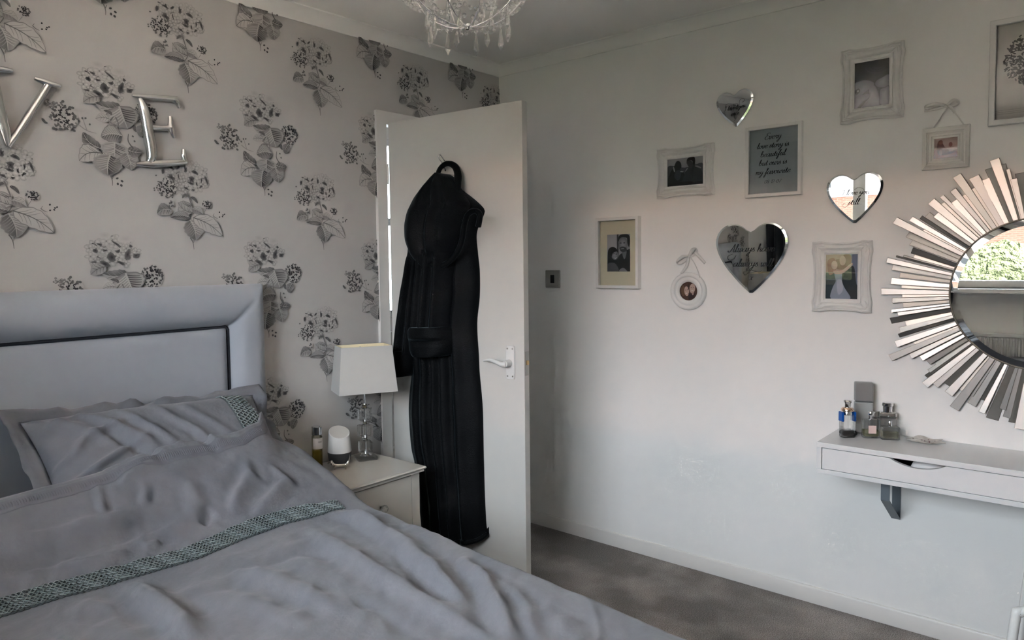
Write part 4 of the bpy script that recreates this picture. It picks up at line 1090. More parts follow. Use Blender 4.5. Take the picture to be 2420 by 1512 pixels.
# ------------------------------------------------------------------ script lettering
GL = {
 'a': ([[(1, .85), (.6, 1), (.15, .7), (.1, .2), (.4, 0), (.8, .3), (1, .9)], [(1, 1), (.95, .2), (1.15, 0), (1.4, .3)]], 1.3),
 'b': ([[(.1, .3), (.42, 1.3), (.5, 1.9), (.33, 2), (.2, 1.5), (.18, .3), (.45, 0), (.85, .25), (.88, .8), (.6, 1), (.3, .7)]], 1.1),
 'c': ([[(.85, .8), (.6, 1), (.15, .6), (.2, .1), (.5, 0), (.95, .35)]], .9),
 'd': ([[(.95, .85), (.6, 1), (.15, .7), (.1, .2), (.4, 0), (.8, .3), (1.1, 2)], [(1.1, 2), (.98, .2), (1.15, 0), (1.4, .3)]], 1.3),
 'e': ([[(.1, .4), (.6, .6), (.8, .85), (.55, 1), (.2, .7), (.15, .2), (.45, 0), (.95, .35)]], .92),
 'f': ([[(.0, .2), (.5, 1.2), (.75, 1.9), (.5, 2.0), (.4, 1.4), (.25, -.6), (.0, -1), (-.05, -.5), (.35, .1), (.75, .4)]], .75),
 'h': ([[(.1, .2), (.45, 1.6), (.35, 2), (.22, 1.5), (.15, 0)], [(.15, .3), (.5, .9), (.8, .9), (.75, .2), (.9, 0), (1.15, .3)]], 1.1),
 'i': ([[(.05, .5), (.25, 1), (.2, .2), (.4, 0), (.65, .3)], [(.33, 1.42), (.42, 1.55)]], .6),
 'l': ([[(.05, .3), (.45, 1.5), (.4, 2), (.22, 1.7), (.2, .2), (.4, 0), (.65, .3)]], .58),
 'm': ([[(.05, .6), (.25, 1), (.2, 0)], [(.2, .4), (.5, .95), (.7, .9), (.65, 0)], [(.65, .4), (.95, .95), (1.15, .85), (1.1, .2), (1.25, 0), (1.5, .3)]], 1.45),
 'n': ([[(.05, .6), (.25, 1), (.2, 0)], [(.2, .4), (.5, .95), (.75, .85), (.7, .2), (.85, 0), (1.1, .3)]], 1.05),
 'o': ([[(.6, 1), (.2, .8), (.1, .3), (.4, 0), (.8, .3), (.8, .8), (.55, 1), (.7, .8), (1.05, .85)]], .98),
 'r': ([[(.05, .5), (.25, 1.05), (.35, .9), (.65, .9), (.55, .3), (.7, 0), (.95, .3)]], .88),
 's': ([[(.05, .2), (.42, 1.05), (.4, .8), (.65, .3), (.4, 0), (.1, .1)], ], .78),
 't': ([[(.05, .4), (.38, 1.6), (.25, .2), (.45, 0), (.7, .3)], [(.05, 1.05), (.65, 1.1)]], .66),
 'u': ([[(.05, .6), (.25, 1), (.2, .2), (.4, 0), (.75, .4), (.85, 1)], [(.85, 1), (.8, .2), (1, 0), (1.2, .3)]], 1.15),
 'v': ([[(.05, .7), (.25, 1), (.33, .2), (.5, 0), (.85, .6), (.8, 1), (1.05, .9)]], .98),
 'w': ([[(.05, .7), (.25, 1), (.2, .2), (.4, 0), (.7, .5), (.75, 1)], [(.73, .8), (.7, .2), (.9, 0), (1.2, .5), (1.15, 1), (1.35, .9)]], 1.28),
 'y': ([[(.05, .6), (.25, 1), (.2, .4), (.45, .2), (.8, .5), (.9, 1)], [(.9, 1), (.75, -.1), (.35, -1), (.1, -.85), (.5, -.2), (1.1, .3)]], 1.1),
 'x': ([[(.1, .9), (.3, .9), (.6, .1), (.85, .15)], [(.85, .95), (.1, .05)]], .95),
 'E': ([[(1.35, 1.75), (1.05, 2), (.5, 1.8), (.45, 1.3), (.85, 1.1), (.4, 1), (.1, .5), (.4, 0), (1, .1), (1.25, .4)]], 1.25),
 'I': ([[(.1, 1.6), (.4, 2), (1.0, 1.95)], [(.65, 1.98), (.55, .4), (.25, 0), (-.1, .15)], [(.1, .03), (.85, .05)]], 1.15),
 'A': ([[(-.3, .4), (-.2, .05), (.2, .1), (.8, 1.3), (1.1, 2), (1.12, .3), (1.3, 0), (1.55, .3)], [(.35, .75), (1.2, .8)]], 1.5),
 '0': ([[(.55, 1.4), (.15, 1), (.15, .35), (.45, 0), (.85, .4), (.85, 1.05), (.55, 1.4)]], 1.0),
 '8': ([[(.75, 1.2), (.5, 1.4), (.2, 1.1), (.7, .5), (.6, .05), (.2, .1), (.2, .4), (.8, .95), (.75, 1.2)]], .98),
 '1': ([[(.15, 1.1), (.45, 1.4), (.4, 0)]], .62), '2': ([[(.15, 1.1), (.45, 1.4), (.8, 1.1), (.5, .5), (.1, .05), (.9, .05)]], 1.0),
 '7': ([[(.15, 1.35), (.9, 1.35), (.5, .6), (.4, 0)]], .9), '-': ([[(.1, .55), (.55, .55)]], .65), '.': ([[(.1, .02), (.2, .05)]], .38), ' ': ([], .6)}
def text(m, s, cx, base, xh, col, z, bold=.16, tilt=.0, extra=()):
    width = sum(GL[c][1] for c in s); x = cx / xh - width / 2
    for c in s:
        for st in GL[c][0]:
            q = catmull([(x + p[0] + .30 * p[1], p[1]) for p in st], 5); n = len(q); ws = []
            for i in range(n):
                d_ = q[min(i + 1, n - 1)] - q[max(i - 1, 0)]; ws.append(xh * bold * (.35 + 1.0 * max(0.0, abs(d_.y) / (d_.length + 1e-9) - .25)))
            m.stroke([(p.x * xh, base + p.y * xh + tilt * p.x * xh) for p in q], ws, z, col)
        x += GL[c][1]
    for st in extra:
        m.stroke([(p.x, p.y) for p in catmull(st, 6)], xh * bold * .45, z, col)
    return m

# ------------------------------------------------------------------ frames on the picture wall
def yz(y, z): return Vector((0, y, z))
def rectring(hw_, hh_, n=12, wave=0.0):
    out = []
    for s_ in range(4):
        for k in range(n):
            f = -1 + 2 * k / n
            w = wave * math.cos(PI * f / 2) ** 2
            w += -wave * .6 * math.exp(-((abs(f) - .72) / .10) ** 2)
            out.append([(f * hw_, -hh_ + w), (hw_ - w, f * hh_), (-f * hw_, hh_ - w), (-hw_ + w, -f * hh_)][s_])
    return out
def moulding(out_, inn, prof, orn=None):
    """rings between outer and inner outline; prof: (t, height)"""
    P = []
    for (t, h) in prof:
        row = []
        for k, (a, b) in enumerate(zip(out_, inn)):
            x, y = a[0] + (b[0] - a[0]) * t, a[1] + (b[1] - a[1]) * t
            row.append((x, y, h + (orn(x, y, t, k) if orn and h > .004 else 0)))
        P.append(row)
    return MB().grid(P, True)
def frame_thing(name, label, yc, zc): return thing(name, label, 'picture frame', yz(yc, zc), WR)
def pane(t, w, h, z): MB().box(-w / 2, w / 2, -h / 2, h / 2, z, z + .0015).build('glass_pane', M_pane, t)
def box_frame(name, label, yc, zc, w, h, bw, depth, mt=M_frame, back=None):
    t = frame_thing(name, label, yc, zc)
    moulding(rectring(w / 2, h / 2, 1), rectring(w / 2 - bw, h / 2 - bw, 1), [(0, 0), (0, depth - .002), (.12, depth), (.88, depth), (1, depth - .002), (1, .004)]).build('frame', mt, t)
    return t
def ornate(name, label, yc, zc, w, h, iw, ih, seed, bwid=None):
    t = frame_thing(name, label, yc, zc); cxn, cyn = w / 2, h / 2
    def orn(x, y, tt, k):
        dx, dy = cxn - abs(x), cyn - abs(y); cd = math.hypot(max(dx, 0) - .012, max(dy, 0) - .012)
        e = math.exp(-(cd / .034) ** 2)
        return e * (.0045 + .006 * abs(nz(abs(x) * 95 + seed, abs(y) * 95, seed))) * (1 if .05 < tt < .8 else .2) + .001 * nz(x * 60, y * 60, seed)
    prof = [(0, 0), (0, .014), (.05, .017), (.12, .017), (.20, .012), (.32, .015), (.45, .019), (.58, .017), (.66, .010), (.70, .010), (.74, .0145), (.88, .0145), (.93, .010), (1.0, .009), (1.0, .004)]
    inn = []
    N = 26
    o_ = rectring(w / 2, h / 2, N, .0055); inn = rectring(iw / 2, ih / 2, N)
    moulding(o_, inn, prof, orn).build('carved_moulding', M_frame, t, .9)
    # leaf scrolls in the corners
    for sx in (-1, 1):
        for sy in (-1, 1):
            m = MB(); bx, by = sx * (w / 2 - .016), sy * (h / 2 - .016)
            for k, (dx, dy) in enumerate(((.030, .004), (.022, .018), (.004, .030), (.016, .002), (.002, .016))):
                m.tube(catmull([(bx, by, .017), (bx - sx * dx * .5 + sx * dy * .15, by - sy * dy * .5 + sy * dx * .15, .0215), (bx - sx * dx, by - sy * dy, .018)], 4), [.002, .0032, .0036, .0036, .0032, .0028, .0022, .0018, .001], 6)
            m.build('corner_scroll', M_frame, t, 1.2)
    return t
def photo(t, w, h, z, m, name='photo_print', ox=0, oy=0):
    o = m.build(name, M_photo, t); o.location = (ox, oy, z); return o
def sc(pts, w, h): return [((x - .5) * w, (.5 - y) * h) for x, y in pts]
G = lambda v: srgb(v, v, min(255, int(v * 1.02) + 1))
class Pic:
    def __init__(s, w, h): s.m = MB(); s.w, s.h, s.z = w, h, 0.0
    def p(s, pts, col, rim=None, smooth=True):
        q = [(v.x, v.y) for v in catmull(pts, 4, True)] if smooth else pts
        q = [(min(max(x, 0), 1), min(max(y, 0), 1)) for x, y in q]
        s.z += .00003; s.m.poly(sc(q, s.w, s.h), s.z, col, rim); return s
    def bg(s, top, bot): 
        s.m.add([(-s.w / 2, -s.h / 2, 0), (s.w / 2, -s.h / 2, 0), (s.w / 2, s.h / 2, 0), (-s.w / 2, s.h / 2, 0)], [(0, 1, 2, 3)], [bot, bot, top, top]); return s
    def e(s, cx, cy, a, b, col, rim=None, ang=0): return s.p(ell(cx, cy, a, b, ang, 14), col, rim, False)

# a: box frame, cream mount, couple
t = box_frame('picture_frame', 'white box frame with cream mount and black-and-white couple', -.712, 1.394, .222, .328, .014, .030)
MB().box(-.098, .098, -.151, .151, .004, .008).build('mount', M_mat_c, t)
p = Pic(.120, .172).bg(G(150), G(120))
p.p([(0, 0), (.45, 0), (.45, .55), (0, .55)], G(165), None, False).p([(.43, 0), (.5, 0), (.5, .6), (.43, .6)], G(60), None, False)
p.p([(.5, .62), (.62, .52), (.9, .42), (1, .45), (1, 1), (.45, 1)], G(34)).p([(.66, .45), (.85, .45), (.78, .66), (.70, .62)], G(105))
p.p([(.02, .6), (.06, .40), (.25, .33), (.45, .42), (.5, .62), (.55, .85), (.45, 1), (.05, 1)], G(38))
p.p([(0, .82), (.15, .76), (.38, .80), (.5, 1), (0, 1)], G(88)).p([(.55, .95), (.7, .9), (.85, .97), (.85, 1), (.55, 1)], G(130))
p.e(.33, .55, .16, .135, G(150), G(110), .3).p([(.15, .5), (.25, .38), (.45, .45), (.4, .46), (.26, .5), (.18, .62)], G(30))
p.e(.70, .27, .20, .21, G(150), G(105)).p([(.5, .2), (.52, .05), (.7, .0), (.95, .03), (1, .2), (.95, .35), (.88, .22), (.85, .1), (.6, .09)], G(28))
p.p([(.55, .36), (.68, .33), (.82, .36), (.86, .44), (.7, .48), (.58, .44)], G(55)).p([(.6, .385), (.72, .375), (.74, .395), (.62, .40)], G(125))
p.e(.59, .235, .05, .012, G(35)).e(.75, .235, .05, .012, G(35)).e(.30, .52, .03, .01, G(45)).e(.40, .53, .03, .01, G(45)).p([(.27, .62), (.36, .635), (.43, .61), (.37, .65)], G(210))
photo(t, .12, .172, .0085, p.m, oy=0); pane(t, .19, .30, .012)
# b: ornate landscape, couple from behind
t = ornate('picture_frame', 'ornate white landscape frame with a couple seen from behind', -1.037, 1.738, .258, .216, .163, .118, 2.0)
MB().box(-.088, .088, -.066, .066, .003, .006).build('backing', M_mat_w, t)
p = Pic(.163, .118).bg(srgb(165, 165, 172), srgb(120, 125, 132))
p.p([(0, .3), (.2, .26), (.5, .36), (.8, .28), (1, .3), (1, 1), (0, 1)], srgb(70, 76, 82))
p.p([(.02, 1), (.06, .55), (.18, .3), (.26, .1), (.36, .13), (.40, .3), (.36, .42), (.46, .5), (.48, 1)], srgb(28, 34, 38))
p.p([(.2, .62), (.25, .44), (.38, .45), (.37, .70), (.30, .80), (.22, .72)], srgb(60, 66, 70)).p([(.16, .34), (.18, .28), (.22, .45), (.19, .47)], srgb(150, 152, 155))
p.p([(.45, 1), (.48, .62), (.52, .45), (.62, .36), (.64, .22), (.78, .24), (.78, .34), (.95, .50), (1, .7), (1, 1)], srgb(46, 52, 57))
p.p([(.55, .24), (.56, .05), (.66, 0), (.76, .02), (.78, .2), (.72, .28), (.70, .14), (.6, .12)], srgb(22, 26, 27)).p([(.58, .12), (.68, .14), (.72, .28), (.68, .42), (.6, .34), (.56, .24)], srgb(62, 64, 68))
p.p([(.78, .32), (.88, .35), (.95, .43), (.90, .42), (.8, .37)], srgb(140, 142, 146)).p([(.36, .48), (.41, .46), (.46, .5), (.42, .52)], srgb(150, 154, 156)).p([(.50, .5), (.56, .38), (.58, .4), (.53, .48)], srgb(150, 154, 158))
p.p([(.1, .9), (.5, .86), (1, .92), (1, 1), (.0, 1)], srgb(20, 24, 26))
photo(t, 0, 0, .0065, p.m); pane(t, .17, .124, .0075)
# c: quote
t = box_frame('picture_frame', 'white frame with a teal-grey love story quote', -1.409, 1.7455, .218, .283, .0145, .020)
q = Pic(.192, .257).bg(srgb(158, 170, 176), srgb(172, 184, 190)); tm = q.m
qk = srgb(14, 20, 24)
for s_, y_, xh, bo in (('Every', .086, .0125, .20), ('love story is', .052, .0118, .20), ('beautiful', .018, .0118, .20), ('but ours is', -.016, .0118, .20), ('my favourite', -.051, .0118, .20), ('08-12-07', -.088, .0095, .14)):
    text(tm, s_, -.004, y_, xh, qk, .0003, bo)
photo(t, 0, 0, .008, tm, 'quote_print'); pane(t, .191, .256, .0095)
# d: hands and rose
t = ornate('picture_frame', 'ornate white frame with hands below a dark rose', -1.754, 1.9865, .203, .267, .112, .164, 5.0)
MB().box(-.06, .06, -.088, .088, .003, .006).build('backing', M_mat_w, t)
p = Pic(.112, .164).bg(G(30), G(40))
for k in range(7):
    r_ = .42 - .055 * k; pts = [(.68 + r_ * math.cos(a), .14 + r_ * .42 * math.sin(a)) for a in np.linspace(.2, 3.2, 10)]
    p.p([(x, y) for x, y in pts] + [(x + .01, y - .025) for x, y in reversed(pts)], G(62 if k % 2 else 48), None, False)
HL, HM, HD = srgb(176, 176, 188), srgb(128, 128, 140), srgb(34, 34, 40)
p.p([(0, .46), (.12, .41), (.3, .40), (.5, .45), (.57, .52), (.45, .62), (.25, .70), (.08, .76), (0, .76)], HL, HM).p([(1, .36), (.8, .40), (.63, .46), (.61, .54), (.74, .61), (1, .59)], HL, HM)
p.p([(.25, .70), (.46, .60), (.48, .66), (.30, .75), (.1, .79)], HD)
p.p([(0, .78), (.2, .72), (.40, .71), (.45, .78), (.24, .88), (.06, 1), (0, 1)], HL, HM).p([(.26, .89), (.44, .79), (.44, .85), (.2, .97), (.12, .98)], HD)
p.p([(.43, .60), (.47, .54), (.56, .54), (.64, .62), (.71, .78), (.74, 1), (.20, 1), (.40, .9), (.43, .74)], srgb(190, 190, 200), HM)
p.p([(.75, .66), (.9, .63), (1, .61), (1, 1), (.79, 1), (.75, .82)], HL, HM).p([(.60, .55), (.74, .62), (1, .595), (1, .61), (.76, .65), (.75, 1), (.735, 1), (.72, .78), (.66, .63)], HD)
p.p([(.02, .60), (.12, .56), (.17, .63), (.08, .69), (.02, .67)], G(60)).e(.10, .62, .035, .022, G(210))
photo(t, 0, 0, .0065, p.m); pane(t, .118, .17, .0075)
# e: tree picture (half cut by the photo edge)
t = box_frame('picture_frame', 'large white frame with a grey leafy tree print', -2.235, 1.954, .262, .340, .0175, .026)
q = Pic(.228, .306).bg(srgb(205, 202, 198), srgb(215, 213, 210)); tm = q.m; rr = random.Random(4)
for k in range(760):
    a = rr.random() * 2 * PI; d_ = rr.random() ** .5; x = .004 + .098 * d_ * math.cos(a); y = .034 + .093 * d_ * math.sin(a)
    tm.poly(ell(x, y, .0050, .0024, rr.random() * PI, 8), .0002 + k * 1e-6, tuple(np.array(srgb(70, 68, 68)) * (.6 + .8 * rr.random())))
for k in range(9):
    a = -PI / 2 + (k - 4) * .30
    tm.stroke([(v.x, v.y) for v in catmull([(.004, -.11), (.004 + .01 * (k - 4) * .3, -.05), (.004 - .07 * math.cos(a + PI / 2) * 0 + .02 * (k - 4), .02 + .03 * math.cos((k - 4) * .4))], 5)], .0022, .0006, srgb(90, 86, 84))
tm.stroke([(.004, -.125), (.004, -.06)], [.012, .007], .0006, srgb(90, 86, 84))
for yl in (-.122, -.128, -.134): tm.stroke([(-.114, yl), (.114, yl)], .0012, .0004, srgb(180, 177, 173))
photo(t, 0, 0, .008, tm, 'tree_print'); pane(t, .227, .305, .012)
# f: small square frame on a ribbon
t = frame_thing('picture_frame', 'small cream square frame hanging from a ribbon bow', -1.985, 1.729)
moulding(rectring(.0685, .0715, 1), rectring(.034, .034, 1), [(0, 0), (0, .012), (.04, .015), (.30, .020), (.40, .019), (.42, .014), (.55, .0155), (.60, .013), (.78, .012), (.82, .008), (1, .0065), (1, .002)]).build('frame', M_frame_c, t)
p = Pic(.068, .068).bg(srgb(205, 178, 172), srgb(180, 120, 105))
p.p([(0, .6), (.2, .5), (.5, .55), (1, .75), (1, 1), (0, 1)], srgb(150, 80, 65)).p([(.12, .55), (.15, .2), (.28, .1), (.38, .3), (.5, .5), (.8, .6), (.9, .75), (.5, .85), (.2, .8)], srgb(112, 58, 48))
p.e(.27, .2, .10, .11, srgb(150, 95, 82)).e(.70, .35, .08, .12, srgb(140, 86, 76)).p([(.2, .7), (.3, .5), (.36, .75), (.28, .9)], srgb(206, 170, 160)).p([(.6, .62), (.95, .55), (.98, .6), (.7, .7)], srgb(215, 185, 175))
photo(t, 0, 0, .003, p.m); pane(t, .068, .068, .0045)
M_ribbon = mat('white_satin_ribbon', (.72, .71, .69), .45)
def ribbon_strip(pts, w, n=6, tw=0.0):
    q = catmull(pts, n); rows = []
    for i, pnt in enumerate(q):
        a = q[max(i - 1, 0)]; b = q[min(i + 1, len(q) - 1)]; d_ = (b - a).normalized(); nn = Vector((-d_.y, d_.x, 0)); an = tw * i / len(q)
        off = nn * math.cos(an) * w / 2 + Vector((0, 0, math.sin(an) * w / 2)); rows.append([pnt + off, pnt - off])
    return MB().grid(rows)
def rib(t, pts, w, nm='ribbon', tw=.4):
    o = ribbon_strip(pts, w, 6, tw).build(nm, M_ribbon, t, 3.14); s_ = o.modifiers.new('s', 'SOLIDIFY'); s_.thickness = .0008; return o
rib(t, [(-.036, .070, .012), (-.018, .105, .006), (.004, .141, .004)], .004, 'hanging_ribbon', 0); rib(t, [(.052, .070, .012), (.030, .108, .006), (.006, .141, .004)], .004, 'hanging_ribbon', 0)
rib(t, [(.0, .143, .004), (-.03, .152, .016), (-.062, .148, .008), (-.04, .138, .005), (.0, .143, .004)], .011, 'bow_loop'); rib(t, [(.0, .143, .004), (.02, .158, .014), (.034, .150, .008), (.02, .140, .004), (.002, .143, .005)], .010, 'bow_loop')
rib(t, [(.004, .143, .006), (.016, .130, .010), (.024, .116, .004)], .010, 'bow_tail'); rib(t, [(0, .143, .006), (-.03, .137, .008), (-.066, .136, .003)], .010, 'bow_tail')
# g: round frame on a ribbon
t = frame_thing('picture_frame', 'small round white frame hanging from a ribbon bow', -1.0525, 1.2215)
cir = lambda r, n=48: [(r * math.cos(2 * PI * k / n), r * math.sin(2 * PI * k / n)) for k in range(n)]
moulding(cir(.0815), cir(.0405), [(0, 0), (0, .010), (.06, .014), (.25, .0165), (.42, .014), (.46, .010), (.52, .0105), (.60, .013), (.80, .012), (.92, .008), (1, .006), (1, .002)]).build('frame', M_frame, t, .9)
p = Pic(.082, .082).bg(srgb(110, 70, 56), srgb(70, 40, 34)); 
mk = MB(); mk.poly(cir(.0408), 0, srgb(92, 58, 46)); 
def rp_(pts, c): mk.poly([(x * .0408, y * .0408) for x, y in pts], .0001 + .00004 * len(mk.f) * .05, c)
rp_(ell(-.62, .05, .24, .62, .1, 14), srgb(120, 84, 60)); rp_(ell(-.22, .0, .27, .52, .08, 16), srgb(206, 172, 158)); rp_(ell(.42, .30, .32, .52, -.1, 16), srgb(206, 176, 162)); rp_([(.0, -.2), (.3, -.35), (.75, -.2), (.6, -.7), (.1, -.95), (-.05, -.8)], srgb(58, 32, 28)); rp_([(-.1, .55), (.0, .9), (.05, .3), (-.02, .1)], srgb(62, 36, 30)); rp_([(.35, -.15), (.6, -.1), (.55, -.4), (.42, -.42)], srgb(190, 156, 144)); rp_(ell(-.24, -.22, .12, .05, 0, 10), srgb(235, 220, 214)); rp_(ell(.42, .06, .13, .04, 0, 10), srgb(235, 220, 214)); rp_(ell(.30, .38, .06, .03, 0, 8), srgb(70, 44, 40)); rp_(ell(.55, .40, .06, .03, 0, 8), srgb(70, 44, 40)); rp_(ell(-.33, .12, .06, .03, 0, 8), srgb(80, 50, 44)); rp_(ell(-.12, .14, .06, .03, 0, 8), srgb(80, 50, 44))
photo(t, 0, 0, .003, mk)
gp = MB().prism(cir(.0408, 32), .0046, .0056); gp.build('glass_pane', M_pane, t)
rib(t, [(-.03, .075, .012), (-.008, .11, .008), (.002, .152, .006)], .012, 'hanging_ribbon', 0); rib(t, [(.055, .060, .012), (.034, .11, .008), (.006, .152, .006)], .004, 'hanging_ribbon', 0)
rib(t, [(.004, .152, .006), (.022, .176, .018), (.034, .182, .012), (.032, .165, .006), (.004, .152, .007)], .016, 'bow_loop'); rib(t, [(.0, .152, .006), (-.022, .150, .018), (-.050, .128, .010), (-.034, .122, .006), (0, .150, .006)], .014, 'bow_loop')
rib(t, [(.03, .17, .010), (.050, .150, .012), (.074, .120, .004)], .014, 'bow_tail')
# h: ornate wedding
t = ornate('picture_frame', 'ornate white frame with a bride and groom embracing', -1.662, 1.2855, .204, .266, .110, .168, 9.0)
MB().box(-.06, .06, -.09, .09, .003, .006).build('backing', M_mat_w, t)
p = Pic(.110, .168).bg(srgb(150, 120, 118), srgb(60, 76, 86))
p.p([(0, 0), (1, 0), (1, .42), (0, .42)], srgb(178, 140, 138), None, False).p([(.75, 0), (1, 0), (1, .8), (.85, .6), (.7, .3)], srgb(128, 134, 156)).p([(0, .40), (.5, .42), (.5, .70), (0, .70)], srgb(86, 94, 92), None, False).p([(0, .68), (1, .68), (1, 1), (0, 1)], srgb(44, 62, 70), None, False)  # pink top: brick reflected in the glass, painted into the print
p.p([(.45, .1), (.6, 0), (.78, .02), (.8, .18), (.7, .3), (.5, .34), (.3, .3), (.32, .12)], srgb(140, 92, 88)).p([(.05, .15), (.25, .08), (.33, .25), (.28, .40), (.1, .45)], srgb(160, 105, 100))
p.p([(.5, .45), (.8, .27), (.9, .32), (.95, .6), (1, .8), (1, 1), (.8, 1), (.6, .75), (.52, .6)], srgb(46, 52, 58))
p.p([(.28, .42), (.5, .40), (.52, .6), (.6, .75), (.78, 1), (.18, 1), (.22, .75), (.32, .6)], srgb(150, 160, 178)).p([(.35, .6), (.5, .58), (.55, .8), (.4, .9)], srgb(180, 188, 202))
p.e(.27, .24, .10, .10, srgb(206, 170, 165)).e(.53, .14, .10, .11, srgb(196, 160, 154)).p([(.25, .36), (.5, .36), (.8, .20), (.83, .25), (.55, .42), (.3, .44)], srgb(208, 172, 166)).p([(0, .405), (1, .415), (1, .42), (0, .41)], srgb(196, 190, 186), None, False)  # pale line across: window reflection painted into the print
photo(t, 0, 0, .0065, p.m); pane(t, .116, .174, .0075)

# ------------------------------------------------------------------ heart mirrors
def heart_outline():
    half = [(0, .875), (.055, .905), (.13, .965), (.24, 1.0), (.355, .975), (.45, .895), (.497, .78), (.492, .655), (.445, .52), (.36, .375), (.25, .235), (.12, .09)]
    h_ = [(p.x, p.y) for p in catmull(half + [(0, -.02)], 4)][:-1]
    pts = [(x, y - .5) for x, y in h_] + [(0, -.5)] + [(-x, y - .5) for x, y in reversed(h_[1:])]
    return list(reversed(pts))
def heart(label, y0, y1, z0, z1, rot, ntext, lean=0.0):
    w, h = abs(y1 - y0), z1 - z0; t = thing('heart_mirror', label, 'mirror', Vector((-h / 2 * math.sin(lean), (y0 + y1) / 2, (z0 + z1) / 2)), WR @ Matrix.Rotation(lean, 3, 'X'), 0, 'heart mirrors')
    c_, s_ = math.cos(rot), math.sin(rot)
    ol = [(x * w * c_ - y * h * s_, x * w * s_ + y * h * c_) for x, y in heart_outline()]
    cy_ = sum(p[1] for p in ol) / len(ol); k_ = 1 - .0085 / (w / 2)
    ins = [(x * k_, cy_ + (y - cy_) * k_) for x, y in ol]
    MB().grid([[(x, y, 0) for x, y in ol], [(x, y, .004) for x, y in ol], [(x, y, .0058) for x, y in ins]], True).build('bevelled_edge', M_mirror_edge, t)
    m = MB(); tr = tessellate_polygon([[Vector((x, y, 0)) for x, y in ins]]); vs = [(x, y, .0058) for x, y in ins]; fs = []
    for q in tr:
        a, b, cc = (Vector(ins[i]) for i in q); fs.append(tuple(q) if (b - a).cross(cc - a) > 0 else (q[0], q[2], q[1]))
    m.add(vs, fs); m.build('mirror_glass', M_mirror, t)
    m = MB(); ntext(m); o = m.build('script_lettering', M_ink, t); o.location = (0, 0, .0063); return t
BK = srgb(20, 20, 22)
heart('small heart mirror lettered I loved you once', -1.178, -1.330, 1.900, 2.046, .05, lambda m: (text(m, 'I loved you', -.002, -.002, .0085, BK, 0, .18, .05, ([(-.04, .012), (-.032, .024), (-.01, .021), (.012, .018)], [(.018, .01), (.02, .03), (.034, .036), (.04, .028), (.03, .02)])), text(m, 'once...', .004, -.026, .0085, BK, 0, .18, .05)), .05)
heart('bright heart mirror lettered I love you still', -1.606, -1.797, 1.485, 1.669, .02, lambda m: (text(m, 'I love you', .002, .012, .0105, BK, 0, .18, .0, ([(.0, .03), (.012, .038), (.03, .032), (.033, .02)],)), text(m, 'still...', .003, -.024, .0115, BK, 0, .18, .0, ([(-.018, -.022), (-.03, -.032), (-.038, -.028), (-.036, -.018), (-.028, -.02)],))))
heart('largest heart mirror lettered Always have always will', -1.178, -1.467, 1.219, 1.502, .0, lambda m: (text(m, 'Always have', .002, .026, .0160, BK, 0, .18, .0, ([(-.075, .018), (-.095, .008), (-.09, -.006), (-.07, -.002), (-.06, .012)],)), text(m, 'always will', .006, -.034, .0160, BK, 0, .18, .0, ([(.0, -.05), (-.022, -.068), (-.03, -.056), (.0, -.05), (.03, -.056), (.045, -.05)],)), text(m, 'x', 0, -.090, .0150, BK, 0, .14)), .034)

# ------------------------------------------------------------------ sunburst mirror
SY, SZ, SR = -2.255, 1.231, .2473
sun = thing('sunburst_mirror', 'round sunburst mirror ringed with silver-leaf bars', 'mirror', yz(SY, SZ), WR)
def spx(x, y):
    p = at(x, y, 0, -.022); return (-(p.y - SY), p.z - SZ)
TIPS = []
def add_tips(ox, oy, s_, L):
    for (x, y, w, tn) in L:
        u_, v_ = spx(ox + x / s_, oy + y / s_); TIPS.append((math.atan2(v_, u_), math.hypot(u_, v_), w / s_ * .00158, tn))
# tone 0 bright flat, 1 mid, 2 dark (turned away), 3 recessed
add_tips(2070, 360, 6.871, [(1920, 110, 120, 0), (1840, 250, 120, 2), (2060, 185, 60, 2), (2140, 270, 45, 1), (2235, 425, 80, 0), (2330, 330, 110, 2), (1765, 435, 115, 0), (1590, 395, 130, 1), (1570, 580, 60, 3), (1310, 375, 115, 1), (1415, 690, 55, 3), (1250, 610, 85, 1), (1260, 790, 95, 0), (1065, 710, 60, 1), (1070, 820, 55, 3), (890, 790, 115, 0), (970, 1010, 95, 0), (820, 1010, 95, 2), (715, 1050, 60, 2), (565, 1075, 80, 0), (755, 1265, 45, 3), (300, 1100, 110, 0), (500, 1330, 95, 2), (560, 1460, 95, 2)])
add_tips(2070, 560, 10.8, [(895, 340, 155, 2), (950, 490, 90, 3), (680, 480, 45, 2), (490, 490, 45, 2), (270, 590, 130, 0), (400, 770, 140, 2), (585, 970, 130, 3), (380, 1120, 165, 0), (630, 1270, 75, 3), (125, 1390, 155, 0)])
add_tips(2070, 680, 7.56, [(450, 150, 55, 3), (275, 230, 90, 2), (465, 315, 85, 3), (270, 415, 55, 1), (385, 470, 65, 0), (245, 595, 105, 2), (515, 645, 95, 3), (410, 760, 95, 2), (390, 860, 65, 2), (350, 1010, 115, 0), (670, 1000, 55, 3), (250, 1255, 115, 0), (610, 1230, 90, 0), (805, 1265, 90, 1), (930, 1335, 95, 1), (1060, 1375, 55, 2)])
add_tips(2150, 820, 7.2, [(310, 420, 60, 2), (260, 510, 55, 2), (250, 650, 115, 0), (430, 660, 95, 0), (620, 650, 115, 2), (655, 800, 125, 0), (855, 740, 55, 3), (750, 1050, 135, 0), (1030, 830, 70, 2), (1040, 990, 125, 2), (1200, 900, 95, 2), (1220, 1120, 85, 1), (1320, 1070, 60, 2), (1390, 1240, 160, 2), (1570, 1070, 85, 2), (1640, 1210, 100, 2), (1750, 1300, 115, 2), (1880, 1400, 150, 1)])
seen = sorted(x[0] % (2 * PI) for x in TIPS); a0 = min(seen); a1 = max(seen)
r2 = random.Random(21); a = a1 + .055
